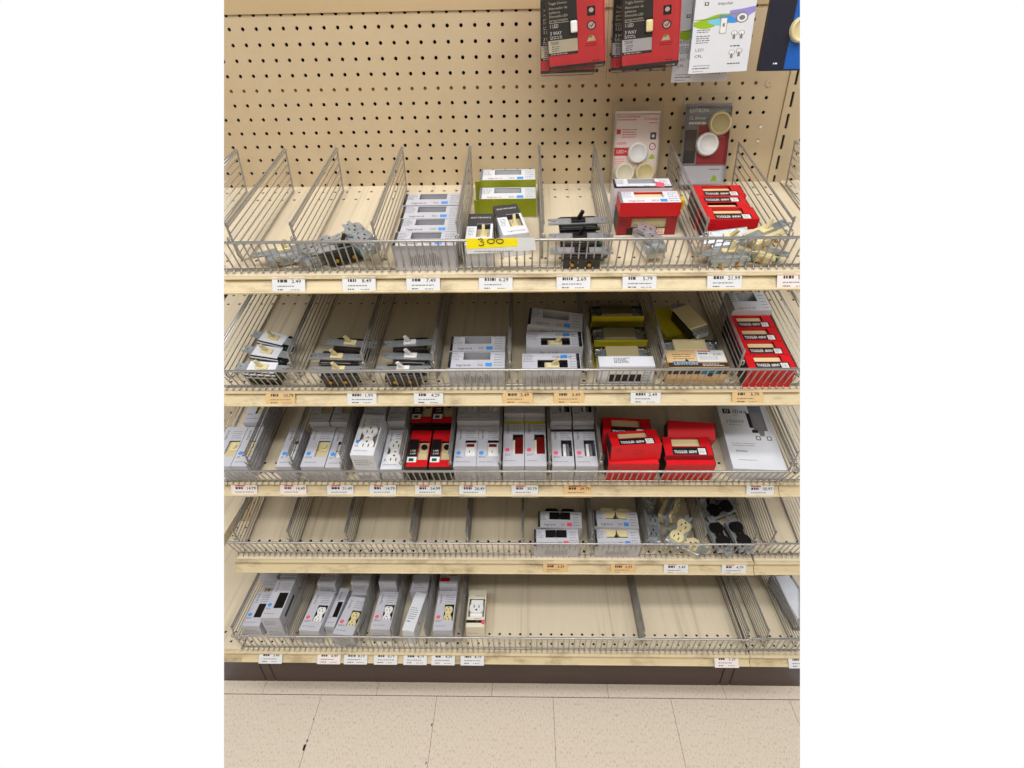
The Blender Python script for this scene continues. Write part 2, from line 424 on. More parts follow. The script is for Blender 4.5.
for x, lb in ((-5.0, 'wire divider at the bare end of the fourth shelf'), (0, 'second wire divider along the bare part of the fourth shelf'), (5.25, 'third wire divider along the bare part of the fourth shelf'),
              (11.2, 'fourth wire divider along the bare part of the fourth shelf'), (16.25, 'fifth wire divider along the bare part of the fourth shelf'),
              (21.3, 'wire divider before the pink spotted boxes, fourth shelf'), (27.5, 'wire divider between the pink spotted and the blue spotted boxes, fourth shelf'),
              (32.55, 'wire divider between the blue spotted boxes and the ivory outlets'), (37.6, 'wire divider between the ivory outlets and the black outlets'),
              (42.1, 'wire divider past the black outlets, fourth shelf'), (43.7, 'wire divider in the neighbouring bay beside the fourth shelf'), (47.0, 'farther wire divider in the neighbouring bay, fourth shelf level')): divider(4, x, lb)
for x, lb in ((-5.95, 'wire divider at the end of the lowest shelf beside the black windowed boxes'), (-.75, 'wire divider between the black windowed boxes and the white outlet box, lowest shelf'), (5.95, 'wire divider between the ivory and the white outlet boxes, lowest shelf'),
              (9.15, 'wire divider between the white outlet box and the slim box, lowest shelf'), (12.2, 'wire divider between the slim box and the ivory outlet box, lowest shelf'),
              (15.45, 'wire divider before the white and black outlet box, lowest shelf'), (32.4, 'lone wire divider on the empty stretch of the lowest shelf'),
              (41.9, 'wire divider at the far end of the empty stretch, lowest shelf'), (43.7, 'wire divider in the neighbouring bay, lowest shelf'), (46.6, 'wire divider beside the plastic wrapped pack, lowest shelf')): divider(5, x, lb)

# ------------------------------------------------------------------ electrical devices
def g_strap(mb, t, m=None, L=4.1, w=.64):
    m = m or M['zinc']; h = L/2
    poly = [(-h, -.32), (-h+.32, -.32), (-h+.32, -w/2), (h-.32, -w/2), (h-.32, -.32), (h, -.32), (h, -.12), (h-.18, -.12), (h-.18, .12), (h, .12), (h, .32), (h-.32, .32), (h-.32, w/2), (-h+.32, w/2), (-h+.32, .32), (-h, .32), (-h, .12), (-h+.18, .12), (-h+.18, -.12), (-h, -.12)]
    mb.prism(poly, 0, .07, m, t)
    for sx in (-1, 1): mb.cyl(sx*1.64, 0, .1, .07, .11, m, t, 10); mb.cyl(sx*1.64, 0, .045, .11, .125, M['hollow'], t, 8)
def g_toggle(mb, t, m, lean=22):
    mb.bev(-.48, .48, -.24, .24, .05, .2, m, t, .03)
    mb.prism([(-.13, -.11), (.13, -.11), (.13, .11), (-.13, .11)], 0, .72, m, t @ T(0, 0, .15, ry=lean), .82)
def g_body(mb, t, m, L=2.4, w=1.25, h=.95):
    mb.bev(-L/2, L/2, -w/2, w/2, -h, 0, m, t, .08)
    mb.bev(-L/2-.12, L/2+.12, -w/2-.05, w/2+.05, -.32, -.1, m, t, .04)
def lobe(r=.66, f=.52):
    P = []
    for a in range(-50, 51, 10): P.append((r*math.cos(R(a)), r*math.sin(R(a))))
    for a in range(130, 231, 10): P.append((r*math.cos(R(a)), r*math.sin(R(a))))
    return P
def g_duplex(mb, t, m, slot=None):
    slot = slot or M['hollow']
    for sx in (-.72, .72):
        tt = t @ T(sx, 0, 0, rz=90)
        mb.prism(lobe(), 0, .2, m, tt, .95)
        mb.box(-.26, -.18, -.02, .3, .2, .206, slot, tt); mb.box(.18, .26, -.02, .26, .2, .206, slot, tt); mb.cyl(0, -.28, .09, .2, .206, slot, tt, 10)
    mb.bev(-.25, .25, -.4, .4, 0, .14, m, t, .03); mb.cyl(0, 0, .07, .14, .17, M['brass'], t, 8)
def switch(name, label, cat, group, body, lever, plate=None, lean=22, h=.98):
    """loose toggle switch lying face up: strap, body, toggle, screws"""
    t = thing(name, label, cat, group)
    b = MB(); g_strap(b, T(0, 0, h)); strap = b.build('mounting_strap', t)
    b = MB(); g_body(b, T(0, 0, h), body, h=h-.03); case = b.build('body', t)
    if plate: b = MB(); b.bev(-1.1, 1.1, -.52, .52, h+.07, h+.14, plate, I4, .03, 1); b.bev(-1.2, 1.2, -.66, -.6, h-.5, h+.02, plate, I4, .02, 1); b.build('plate', t)
    b = MB(); g_toggle(b, T(0, 0, h+.03), lever, lean); b.build('toggle', t)
    for sx in (-.62, .5):
        b = MB(); b.cyl(0, 0, .12, 0, .1, M['brass'], T(sx, -.68, h-.55, rx=90), 10); b.build('terminal_screw', case)
    b = MB(); b.cyl(0, 0, .13, 0, .12, M['gscrew'], T(1.34, -.5, h-.2, rx=90), 10); b.build('ground_screw', strap)['label'] = 'green ground screw'
    return t
def receptacle(name, label, cat, group, face, body):
    t = thing(name, label, cat, group); h = .95
    b = MB(); g_strap(b, T(0, 0, h)); b.bev(-1.5, 1.5, -.72, .72, h-.5, h-.02, M['zinc'], I4, .06); strap = b.build('mounting_strap', t)
    b = MB(); b.bev(-1.35, 1.35, -.64, .64, 0, h-.5, body, I4, .08); b.build('body', t)
    b = MB(); g_duplex(b, T(0, 0, h+.05), face); b.build('outlet_face', t)
    b = MB(); b.cyl(0, 0, .13, 0, .12, M['gscrew'], T(1.2, -.72, h-.3, rx=90), 10); b.build('ground_screw', strap)['label'] = 'green ground screw'
    return t

# ------------------------------------------------------------------ cartons
def carton(name, label, cat, group, w, l, h, m, win=None, fwin=None, front=None, side=None, top=None, inside=None, rside=None):
    """card box, local x across, y away from the aisle, z up; win / fwin are openings in top / front"""
    t = thing(name, label, cat, group); k = .04
    b = MB(); hw = w/2
    b.box(-hw, hw, 0, l, 0, k, m)
    if fwin:
        a, c, d, e = fwin; fm = front or m
        b.box(-hw, hw, 0, k, 0, d, fm); b.box(-hw, hw, 0, k, e, h, fm); b.box(-hw, a, 0, k, d, e, fm); b.box(c, hw, 0, k, d, e, fm)
    else: b.box(-hw, hw, 0, k, k, h, front or m)
    b.box(-hw, hw, l-k, l, k, h, m)
    b.box(-hw, -hw+k, k, l-k, k, h, side or m); b.box(hw-k, hw, k, l-k, k, h, rside or side or m)
    tm = top or m; z = h-k
    if win:
        a, c, d, e = win
        b.box(-hw+k, hw-k, k, d, z, h, tm); b.box(-hw+k, hw-k, e, l-k, z, h, tm); b.box(-hw+k, a, d, e, z, h, tm); b.box(c, hw-k, d, e, z, h, tm)
    else: b.box(-hw+k, hw-k, k, l-k, z, h, tm)
    b.build('carton', t)
    return t
def long_box(label, group, spot, device, w=1.85, l=4.2, h=1.5, name='device_box', cat='box', stripe=None, slit=False, face=None):
    """narrow pale carton lying lengthwise: window to one side, brand up the other, a coloured spot"""
    hw = w/2
    win = (-.1, hw-.1, l*.24, l*.64) if device != 'big_duplex' else (-.55, hw-.1, l*.2, l*.68)
    t = carton(name, label, cat, group, w, l, h, face or M['lilac'], win=win)
    b = MB(); z = T(0, 0, h+.001)
    b.text('legrand', .27, 0, 0, M['ink'], z @ T(-hw+.42, l*.66, 0, rz=90), width=1.0)
    b.dashes(-.1, hw-.12, l*.68, l*.9, 4, M['ink2'], z); b.dashes(-hw+.2, .5, l*.08, l*.13, 1, M['ink2'], z)
    b.dashes(-hw+.15, -.15, l*.2, l*.25, 2, M['ink2'], z)
    if spot: b.cyl(-hw+.34, l*.32, .2, 0, .006, spot, z, 14)
    if stripe: b.box(-hw, hw, l*.86, l*.92, 0, .005, stripe, z)
    b.dashes(-hw+.2, hw-.2, h*.3, h*.7, 3, M['ink2'], T(0, -.006, 0, rx=90))
    b.build('print', t)
    if slit: b = MB(); b.box(hw, hw+.006, l*.2, l*.75, h*.25, h*.5, M['black']); b.build('side_slot', t)
    c = MB(); y = l*.43; x = (win[0]+win[1])/2
    if device == 'big_duplex': g_duplex(c, T(x-.05, y, h-.16, rz=90), M['wplastic']); c.box(win[0]-.1, win[1]+.1, win[2]-.1, win[3]+.1, h-.4, h-.34, M['grey']); nm = 'outlet'; device = None
    if device == 'duplex': 
        c.bev(win[0]-.1, win[1]+.05, win[2]-.1, win[3]+.1, h-.4, h-.32, M['hollow'], I4, .02, 1); g_duplex(c, T(x-.1, y, h-.3, rz=90) @ Matrix.Scale(.68, 4), M['wplastic']); nm = 'outlet'
    elif device == 'ivory_duplex': c.bev(win[0]-.1, win[1]+.05, win[2]-.1, win[3]+.1, h-.4, h-.32, M['hollow'], I4, .02, 1); g_duplex(c, T(x-.1, y, h-.3, rz=90) @ Matrix.Scale(.68, 4), M['ivory']); nm = 'outlet'
    elif device == 'black': c.bev(win[0]-.1, win[1]+.05, win[2]-.1, win[3]+.1, h-.3, h-.12, M['bplastic'], I4, .03, 1); nm = 'rocker_switch'
    elif device == 'ivory': 
        c.bev(win[0]-.1, win[1]+.05, win[2]-.1, y, h-.35, h-.2, M['almond'], I4, .05); c.bev(win[0]-.1, win[1]+.05, y+.05, win[3]+.1, h-.45, h-.25, M['ivory'], I4, .05); c.cyl(x, y+.4, .2, h-.25, h-.1, M['ivory'], I4, 12); nm = 'outlet'
    elif device == 'white': 
        c.bev(win[0]-.1, win[1]+.05, win[2]-.1, y, h-.35, h-.2, M['wplastic'], I4, .05); c.bev(win[0]-.1, win[1]+.05, y+.1, win[3]-.15, h-.4, h-.22, M['wplastic'], I4, .05); nm = 'outlet'
    elif device == 'gfci': 
        c.bev(win[0]-.1, win[1]+.05, win[2]-.1, win[3]-.1, h-.35, h-.18, M['wplastic'], I4, .12); c.box(x-.36, x+.28, win[3]-.58, win[3]-.3, h-.18, h-.13, M['ledred']); c.cyl(x, y-.2, .3, h-.18, h-.12, M['wplastic'], I4, 14); c.box(x-.12, x-.06, y-.35, y-.1, h-.12, h-.115, M['hollow']); nm = 'outlet'
    elif device == 'redlens': 
        c.bev(win[0]+.2, win[1]+.05, win[2]-.05, win[3]-.2, h-.35, h-.12, M['ledred'], I4, .05); c.bev(win[0]-.05, win[0]+.2, win[2]-.05, win[3]-.5, h-.35, h-.14, M['cream'], I4, .03); nm = 'indicator_lens'
    elif device == 'rocker': 
        c.bev(x-.3, x-.02, win[2]-.05, win[3]-.25, h-.4, h-.12, M['wplastic'], I4, .1); c.bev(x+.02, x+.22, win[2]-.05, win[3]-.25, h-.4, h-.14, M['grey'], I4, .08); nm = 'dimmer_rocker'
    c.build(nm, t)
    return t
def wide_box(label, group, spot, w=4.15, l=1.75, h=1.7, device=None, flip=False, name='device_box', cat='box', m=None, front=None, brand='ink', side=None, top=None):
    """the same carton lying across the slot: window cut in its top, small print on the front"""
    m = m or M['lilac']; hw = w/2
    win = (-hw*.48, hw*.48, l*.5, l-.06) if not flip else (-hw*.48, hw*.55, l*.12, l*.6)
    t = carton(name, label, cat, group, w, l, h, m, win=win, front=front, side=side, top=top)
    b = MB(); z = T(0, 0, h+.001)
    yb = .2 if not flip else l*.72
    b.text('legrand', .3, -hw*.72 if not flip else hw*.2, yb, M[brand], z, width=1.05)
    if spot: b.prism([(hw*.32, yb-.05), (hw*.55, yb-.05), (hw*.55, yb+.33), (hw*.32, yb+.33)], 0, .005, spot, z)
    b.dashes(hw*.62, hw-.1, .15, l*.9, 5, M['ink2'], z); b.dashes(-hw+.08, -hw*.55, l*.45, l*.95, 5, M['ink2'], z)
    b.dashes(hw*.05, hw*.28, yb, yb+.25, 2, M['ink2'], z)
    b.box(-hw, -hw+.2, 0.02, l-.02, 0, .004, M['grey' if brand == 'redink' else 'black'], z) if not flip else b.box(hw-.3, hw-.06, .02, l-.02, 0, .004, M['black'], z)
    if not front:
        f = T(0, -.006, 0, rx=90)
        for i in range(16): b.box(-hw*.5+i*.13, -hw*.5+i*.13+.045, h*.2, h*random.uniform(.45, .75), 0, .004, M['ink2'], f)
    b.build('print', t)
    if device:
        c = MB()
        if device == 'toggle': c.bev(win[0]-.1, win[1]+.1, win[2]-.1, win[3]+.1, h-.45, h-.35, M['bplastic'], I4, .02, 1); c.bev(-.5, .6, win[2]-.1, win[3], h-.35, h-.25, M['almond'], I4, .03); g_toggle(c, T(.1, l*.36, h-.3), M['ivory'], 30); nm = 'toggle'
        elif device == 'ivory': c.bev(win[0]-.1, win[1]+.1, win[2]-.1, win[3]-.02, h-.5, h-.18, M['ivory'], I4, .05); nm = 'paddle'
        elif device == 'duplex': c.prism(lobe(.7), h-.4, h-.06, M['ivory'], T(-.75, l*.9, 0)); c.prism(lobe(.7), h-.4, h-.06, M['ivory'], T(.75, l*.9, 0)); nm = 'outlet'
        elif device == 'dark_duplex': c.prism(lobe(.7), h-.4, h-.06, M['bplastic'], T(-.75, l*.9, 0)); c.prism(lobe(.7), h-.4, h-.06, M['bplastic'], T(.75, l*.9, 0)); nm = 'outlet'
        c.build(nm, t)
    return t
def red_box(label, group, w=3.55, l=1.68, h=1.7, closed=False, mirrored=False, name='dimmer_box', front=None):
    """red carton with black ends, paddle showing in a slot of the top, black title strip"""
    hw = w/2
    win = None if closed else ((-hw*.62, hw*.55, l*.5, l-.08) if not mirrored else (-hw*.62, hw*.55, .1, l*.45))
    t = carton(name, label, 'box', group, w, l, h, M['red'], win=win, side=M['black'], front=front)
    b = MB(); z = T(0, 0, h+.001)
    if not closed:
        y0 = .08 if not mirrored else l*.5
        b.box(-hw*.66, hw*.76, y0, y0+l*.41, 0, .004, M['black'], z); b.box(hw*.4, hw*.7, y0+.02, y0+l*.34, .004, .008, M['whiteink'], z)
        b.dashes(hw*.44, hw*.68, y0+.1, y0+l*.3, 3, M['ink2'], z, z=.008)
        b.text('TOGGLER', .4, -hw*.6, y0+.15, M['whiteink'], z, z=.01, width=hw*.55, bold=.02); b.text('600W', .4, -hw*.0, y0+.15, M['whiteink'], z, z=.01, width=hw*.34, bold=.02)
    f = T(0, -.006, 0, rx=90)
    b.dashes(-hw*.85, -hw*.5, h*.55, h*.85, 2, M['maroon'], f); b.dashes(-hw*.1, hw*.4, h*.3, h*.7, 3, M['maroon'], f)
    b.build('print', t)
    if not closed:
        c = MB(); c.bev(win[0]-.05, win[1]+.05, win[2]-.02, win[3]+.02, h-.5, h-.22, M['ivory'], I4, .05); c.build('paddle', t)
    return t

# ---- topmost shelf
gA = 'loose switches at the topmost shelf front'
o = switch('toggle_switch', 'silver strapped ivory toggle switch lying askew behind the wire front, topmost shelf', 'switch', gA, M['zinc'], M['ivory'], h=.8); put(o, 1, 5.3, 11.4, .05, rz=20)
o = receptacle('duplex_outlet', 'silver outlet turned side on beside the askew toggle switch, topmost shelf', 'outlet', gA, M['zinc'], M['zinc']); put(o, 1, 7.6, 11.3, .05, rz=52)
o = switch('toggle_switch', 'black bodied switch with teal screw, tilted against the wire front beside the grey boxes', 'switch', gA, M['bplastic'], M['bplastic']); put(o, 1, 9.3, 11.3, .1, rz=24)
o = receptacle('duplex_outlet', 'silver outlet leaning on the black switch beside the grey boxes', 'outlet', gA, M['zinc'], M['zinc']); put(o, 1, 10.75, 11.2, .95, rz=-52, rx=12)
gB = 'grey windowed boxes in one slot of the topmost shelf'
for i, (x, u, nm) in enumerate(((15.05, 12.62, 'front'), (15.1, 10.84, 'second'), (15.02, 9.04, 'third'), (14.9, 7.12, 'rearmost'))):
    put(wide_box('pale grey windowed box across the slot, %s of the four behind each other, topmost shelf' % nm, gB, M['blue'], h=1.85, l=1.74), 1, x, u)
gC = 'green edged white boxes'
for (x, u, w, h, lb) in ((20.3, 5.62, 0, 1.5, 'green edged white box with red brand, the nearer of the two'), (20.3, 3.7, 0, 2.05, 'green edged white box with red brand, the one touching the pegboard')):
    t = wide_box(lb, gC, M['blue'], w=4.25, l=1.85, h=h, m=M['white'], top=M['white'], front=M['green'], side=M['green'], brand='redink')
    b = MB(); b.box(-2.5, -2.13, .1, .16, .1, h-.15, M['green']); b.build('flap', t)
    put(t, 1, x, u, w)
gD = 'small charcoal and white device boxes'
for (x, u, rz, lb) in ((18.52, 12.25, 0, 'small white box with charcoal top end, standing straight behind the yellow tag'), (21.0, 10.9, 12, 'small white box with charcoal top end, turned askew beside its twin')):
    t = carton('device_box', lb, 'box', gD, 1.76, 4.15, 1.65, M['white'], win=(-.2, .72, 1.0, 2.75))
    b = MB(); z = T(0, 0, 1.652); b.box(-.88, .88, 2.75, 4.15, 0, .004, M['char'], z); b.box(-.88, -.2, 2.4, 2.75, 0, .004, M['char'], z)
    b.text('ELECTRONICS', .26, -.7, 3.5, M['whiteink'], z, width=1.4); b.text('Light Switch', .2, -.5, .35, M['ink'], z, width=1.2); b.dashes(-.75, -.3, 1.2, 2.2, 5, M['ink2'], z)
    b.box(-.885, -.88, 2.75, 4.15, .02, 1.65, M['char']); b.box(.88, .885, 2.75, 4.15, .02, 1.65, M['char'])
    b.build('print', t)
    c = MB(); c.bev(-.3, .8, .9, 2.85, 1.0, 1.2, M['almond'], I4, .06); g_toggle(c, T(.26, 1.8, 1.15, rz=90), M['ivory'], 25); c.build('toggle', t)
    put(t, 1, x, u, 0, rz=rz)
gE = 'black toggle switches in a row on the topmost shelf'
for i, (u, w, lb) in enumerate(((12.0, 0, 'black toggle switch, frontmost of its row, against the wire front'), (10.62, .25, 'black toggle switch in the middle of its row of three'), (9.3, .65, 'black toggle switch with raised lever, rearmost of its row'))):
    o = switch('toggle_switch', lb, 'switch', gE, M['bplastic'], M['bplastic']); put(o, 1, 25.3-.05*i, u, w+.08, rz=-1+2*i, rx=8)
# red topped stack
t = carton('dimmer_box', 'dark red box at the bottom of the stack, ivory paddle in its front window', 'box', None, 4.15, 1.75, 1.42, M['maroon'], fwin=(-1.1, 1.35, .25, 1.25), side=M['black'])
b = MB(); f = T(0, -.006, 0, rx=90); b.box(-1.4, 1.0, .05, .5, 0, .01, M['black'], f); b.box(.75, 1.3, .05, .5, .01, .014, M['cream'], f); b.dashes(.8, 1.25, .1, .45, 3, M['redink'], f, z=.014); b.dashes(-1.95, -1.3, .7, 1.2, 3, M['black'], f); b.build('print', t)
b = MB(); b.bev(-1.15, 1.4, .15, .35, .45, 1.2, M['almond'], I4, .05); b.build('paddle', t); put(t, 1, 30.2, 8.3)
t = wide_box('white topped box with bright red front, lying on the dark red box', None, M['blue'], w=4.2, l=1.72, h=1.02, m=M['red'], top=M['white'], front=M['red'], brand='redink', device='ivory'); 
b = MB(); b.box(2.1, 2.35, .3, .9, .35, 1., M['yellow']); b.build('flap', t); put(t, 1, 30.25, 8.35, 1.44)
t = wide_box('white box with black stripe and pink sticker behind the red fronted box', None, None, w=4.1, l=1.5, h=2.55, m=M['white'], device=None)
b = MB(); z = T(0, 0, 2.555); b.box(-2.0, 2.05, .02, .3, 0, .004, M['black'], z); b.prism([(.9, .25), (1.5, .1), (1.6, .8), (1.0, 1.0)], .004, .009, M['pink'], z); b.build('sticker', t); put(t, 1, 30.0, 6.35)
o = receptacle('duplex_outlet', 'white and silver outlet lying lengthwise in front of the dark red box', 'outlet', None, M['zinc'], M['wplastic']); put(o, 1, 30.0, 10.6, .2, rz=99, rx=0, ry=4)
gF = 'three red dimmer boxes on the topmost shelf'
put(red_box('red dimmer box in front of its row of three, plain red face to the aisle', gF, l=1.68), 1, 35.75, 9.35)
put(red_box('red dimmer box in the middle of three, title strip facing backwards', gF, l=1.66, mirrored=True), 1, 35.6, 7.64)
put(red_box('red dimmer box rearmost of three under the two knob pack', gF, l=1.7), 1, 35.8, 5.95)
gG = 'loose ivory toggle switches in a heap'
for i, (x, u, w, rz, rx, ry, lb) in enumerate(((34.95, 12.0, .0, 4, 0, 0, 'ivory toggle switch lying lowest and foremost in the heap, topmost shelf'),
        (36.9, 11.5, .1, -24, 0, 4, 'ivory toggle switch slanting across the middle of the heap, topmost shelf'),
        (35.3, 10.4, .55, 6, 30, -4, 'ivory toggle switch at the back of the heap, lever pointing up'),
        (37.4, 10.9, .95, 30, 4, -3, 'ivory toggle switch at the outer end of the heap, strap sticking out'))):
    put(switch('toggle_switch', lb, 'switch', gG, M['ivory'] if i % 2 else M['zinc'], M['ivory'], h=.75), 1, x, u, w, rz, rx, ry)

# ---- second shelf
g = 'white strapped ivory toggle switches'
for i, (x, u, w, rz, lb) in enumerate(((1.95, 12.0, .1, -5, 'white strapped ivory toggle switch against the wire front, second shelf'), (1.8, 10.3, .15, -12, 'white strapped ivory toggle switch in the middle of its row, second shelf'), (1.85, 8.75, .2, -18, 'white strapped ivory toggle switch rearmost of its row, second shelf'))):
    put(switch('toggle_switch', lb, 'switch', g, M['bplastic'], M['ivory'], plate=M['white'], lean=-24, h=1.3), 2, x, u, w, rz, rx=8)
for cx, lev, nm, g in ((7.75, 'ivory', 'ivory', 'dark bodied switches with ivory toggles'), (12.55, 'wplastic', 'white', 'dark bodied switches with white toggles')):
    for i, (dx, u, w, rz, lb) in enumerate(((0, 12.3, .1, 1, 'against the wire front'), (-.4 if nm == 'ivory' else .4, 10.98, .2, -3, 'in the middle of its row'), (.3 if nm == 'ivory' else .1, 9.45, .2, -6 if nm == 'ivory' else 4, 'rearmost of its row'))):
        put(switch('toggle_switch', 'dark switch with %s toggle, %s, second shelf' % (nm, lb), 'switch', g, M['brplastic'], M[lev], lean=-26, h=1.3), 2, cx+dx, u, w, rz, rx=6)
g = 'two windowed boxes on the second shelf'
put(wide_box('pale windowed box with blue spot, nearer of two, second shelf', g, M['blue'], h=1.95, l=1.75), 2, 18.0, 12.85)
put(wide_box('pale windowed box with blue spot, farther of two, second shelf', g, M['blue'], h=1.95, l=1.7), 2, 17.98, 11.02)
g = 'toggle switch boxes on the second shelf'
put(wide_box('pale box with ivory toggle in its window, against the wire front', g, M['blue'], h=1.75, l=1.75, w=4.3, device='toggle', flip=True), 2, 23.5, 12.85)
put(wide_box('pale box with ivory toggle in its window, behind the front one', g, M['blue'], h=1.6, l=1.75, w=4.25, device='toggle', flip=True), 2, 23.78, 10.75, .5)
put(wide_box('pale box tipped over askew behind the two toggle boxes', g, M['blue'], h=1.5, l=1.75, w=4.2), 2, 23.75, 8.6, .95, rz=-5, ry=5, rx=10)
t = carton('device_box', 'plain white box with a low front window, second shelf, before the yellow edged packs', 'box', None, 4.05, 1.1, 1.75, M['white'], fwin=(-1.2, 1.15, .1, .95))
b = MB(); b.dashes(-.9, .3, .35, .95, 5, M['ink'], T(0, 0, 1.752)); b.dashes(1.3, 1.9, .2, 1.6, 8, M['ink2'], T(0, -.006, 0, rx=90)); b.build('print', t); b = MB(); b.bev(-1.3, 1.25, .1, .9, .1, .9, M['brplastic'], I4, .06); b.build('device', t); put(t, 2, 29.0, 12.55)
g = 'yellow edged clear topped packs'
def clear_pack(label, group, w=4.15, l=2., h=1.45, m='yellow', paddle='almond'):
    t = thing('switch_pack', label, 'pack', group); hw = w/2; k = .04
    b = MB(); b.box(-hw, hw, 0, l, 0, k, M['brown']); b.box(-hw, hw, 0, k, k, h, M[m]); b.box(-hw, hw, l-k, l, k, h*.6, M['brown']); b.box(-hw, -hw+k, k, l-k, k, .35, M[m]); b.box(hw-k, hw, k, l-k, k, .35, M[m]); b.build('tray', t)
    b = MB(); b.bev(-hw+.06, hw-.06, .06, l-.06, h*.5, h+.12, M['clear'], I4, .05, 1); b.build('clear_lid', t)
    b = MB(); g_strap(b, T(0, l*.5, h-.5), L=min(4.0, w-.2), w=1.0); b.build('mounting_strap', t)
    b = MB(); b.bev(-1.25, 1.25, l*.5-.65, l*.5+.6, h-.42, h-.12, M[paddle], I4, .06); b.build('paddle', t)
    return t
put(clear_pack('yellow edged clear pack with ivory paddle, first behind the plain white box', g), 2, 28.95, 11.38)
put(clear_pack('yellow edged clear pack with ivory paddle, second behind the plain white box', g, l=2.3), 2, 29.0, 9.3)
put(clear_pack('yellow edged clear pack with ivory paddle, under the shelf above, farthest back', g, l=2.1, h=1.5), 2, 29.0, 6.85, .4)
t = carton('switch_box', 'tan box with blue brand band and a stuck on price label, second shelf', 'box', None, 4.35, 1.85, 1.65, M['tan'])
b = MB(); z = T(0, 0, 1.652); b.box(-2.17, 2.17, .02, .5, 0, .004, M['brown'], z); b.box(-1.8, .0, .24, .62, .004, .008, M['teal'], z); b.text('LEVITON', .4, -1.75, .26, M['tan'], z, z=.01, width=1.7)
b.dashes(-1.7, -.1, .8, 1.5, 3, M['brown'], z); b.cyl(-.75, .72, .13, 0, .005, M['brown'], z, 10); b.dashes(.3, 1.9, .1, .4, 2, M['whiteink'], z, z=.004)
f = T(0, -.006, 0, rx=90); b.box(-2.15, 2.15, .95, 1.5, 0, .004, M['brown'], f); b.box(.3, 1.5, .95, 1.5, .004, .008, M['teal'], f); b.cyl(.95, .9, .2, .004, .01, M['brown'], f, 12); b.build('print', t)
b = MB(); z = T(0, 0, 1.66); b.box(.05, 2.1, .6, 1.8, 0, .01, M['label'], z); b.box(.2, 1.2, 1.66, 1.76, .01, .014, M['redink'], z); b.text('5.59', .34, 1.3, 1.25, M['ink'], z, z=.015); b.dashes(.25, 1.1, 1.3, 1.6, 1, M['ink'], z, z=.01, hmax=.15); b.dashes(.25, 1.9, .75, 1.15, 2, M['ink2'], z, z=.01); b.build('price_sticker', t)
put(t, 2, 34.2, 12.55)
put(clear_pack('brown edged clear pack with wide ivory paddle, behind the tan box', None, m='tan', paddle='ivory', w=4.2, l=1.95), 2, 34.2, 10.6)
t = carton('switch_box', 'olive yellow box lying flat at the back, behind the tan box', 'box', None, 2.6, 3.6, .9, M['yellow']); put(t, 2, 34.0, 7.9, 0, rz=16)
t = thing('paddle_switch', 'loose paddle switch with metal ends lying slanted on the olive yellow box', 'switch')
b = MB(); g_strap(b, T(0, 0, .9), L=4.2, w=1.3); b.bev(-2.0, -1.35, -.5, .5, .5, .92, M['zinc'], I4, .06); b.bev(1.35, 2.0, -.5, .5, .5, .92, M['zinc'], I4, .06); b.build('mounting_strap', t)
b = MB(); b.bev(-1.35, 1.35, -.75, .75, 0, .9, M['bplastic'], I4, .06); b.build('body', t); b = MB(); b.bev(-1.35, 1.35, -.72, .72, .97, 1.2, M['ivory'], I4, .07); b.build('paddle', t); put(t, 2, 34.6, 7.2, 1.0, rz=-70, rx=4)
g = 'four red dimmer boxes on the second shelf'
for u, nm in ((12.95, 'nearest of four against the wire front'), (11.4, 'second of four from the wire front'), (9.85, 'third of four from the wire front'), (8.3, 'farthest of four, in front of the white box')):
    put(red_box('red dimmer box, %s, second shelf' % nm, g, w=3.45, l=1.5, h=1.85), 2, 39.3, u)
t = wide_box('white windowed box with red print, tipped up behind the four red boxes', None, None, w=3.1, l=2.4, h=2.2, m=M['white'], brand='redink'); put(t, 2, 39.6, 6.6)

# ---- third shelf
g = 'pale device boxes standing lengthwise on the third shelf'
L3 = [(-3.45, 'blue', 'ivory', 1.85, 1.5, 'pale device box with ivory outlet, cut off at the shelf end, third shelf', 0),
      (-1.82, 'blue', 'ivory', 1.32, 1.5, 'pale device box with ivory outlet behind the first divider of the third shelf', 0),
      (1.85, 'blue', 'white', 1.3, 1.45, 'pale device box with white outlet in the slot past the gap, third shelf', 0),
      (4.2, 'blue', 'ivory', 1.95, 1.45, 'pale device box with wide ivory outlet beside the divider, third shelf', 0),
      (5.85, 'blue', 'white', 1.25, 1.35, 'pale device box with crumpled front, beside the raised outlet box', 0)]
for x, sp, dv, w, h, lb, rz in L3: put(long_box(lb, g, M[sp], dv, w=w, h=h+.58), 3, x, 13.12, 0, rz)
for x, lb in ((-2.05, 'pale box farther back behind the first divider, third shelf'), (3.75, 'pale box farther back behind the wide ivory outlet box'), (5.6, 'pale box farther back behind the crumpled box')):
    put(long_box(lb, g, None, 'ivory', w=1.7, h=2.05), 3, x, 8.8, .5)
put(long_box('white box lying under the raised white outlet box, third shelf', None, None, 'white', w=1.8, h=1.3, face=M['white']), 3, 8.55, 13.1)
t = long_box('white box with a big white outlet, raised on another box above its neighbours, third shelf', None, M['blue'], 'big_duplex', w=1.9, h=1.95, l=4.3, face=M['white'])
b = MB(); b.dashes(.5, 1.7, 1.0, 3.2, 8, M['ink2'], T(.951, 0, 1.95, ry=90)); b.build('side_print', t); put(t, 3, 8.5, 12.95, 1.36, rz=-2)
put(long_box('low white box with white outlet, beside the raised outlet box', None, M['white'], 'big_duplex', w=1.75, h=1.6, face=M['white']), 3, 10.55, 13.05)
put(long_box('pale box behind the raised outlet box, third shelf', None, None, 'white', w=1.85, h=2.6), 3, 8.5, 8.5, .3)
put(long_box('pale box behind the low outlet box, third shelf', None, None, 'white', w=1.6, h=2.05), 3, 10.4, 8.6, .4)
g = 'red and black outlet boxes'
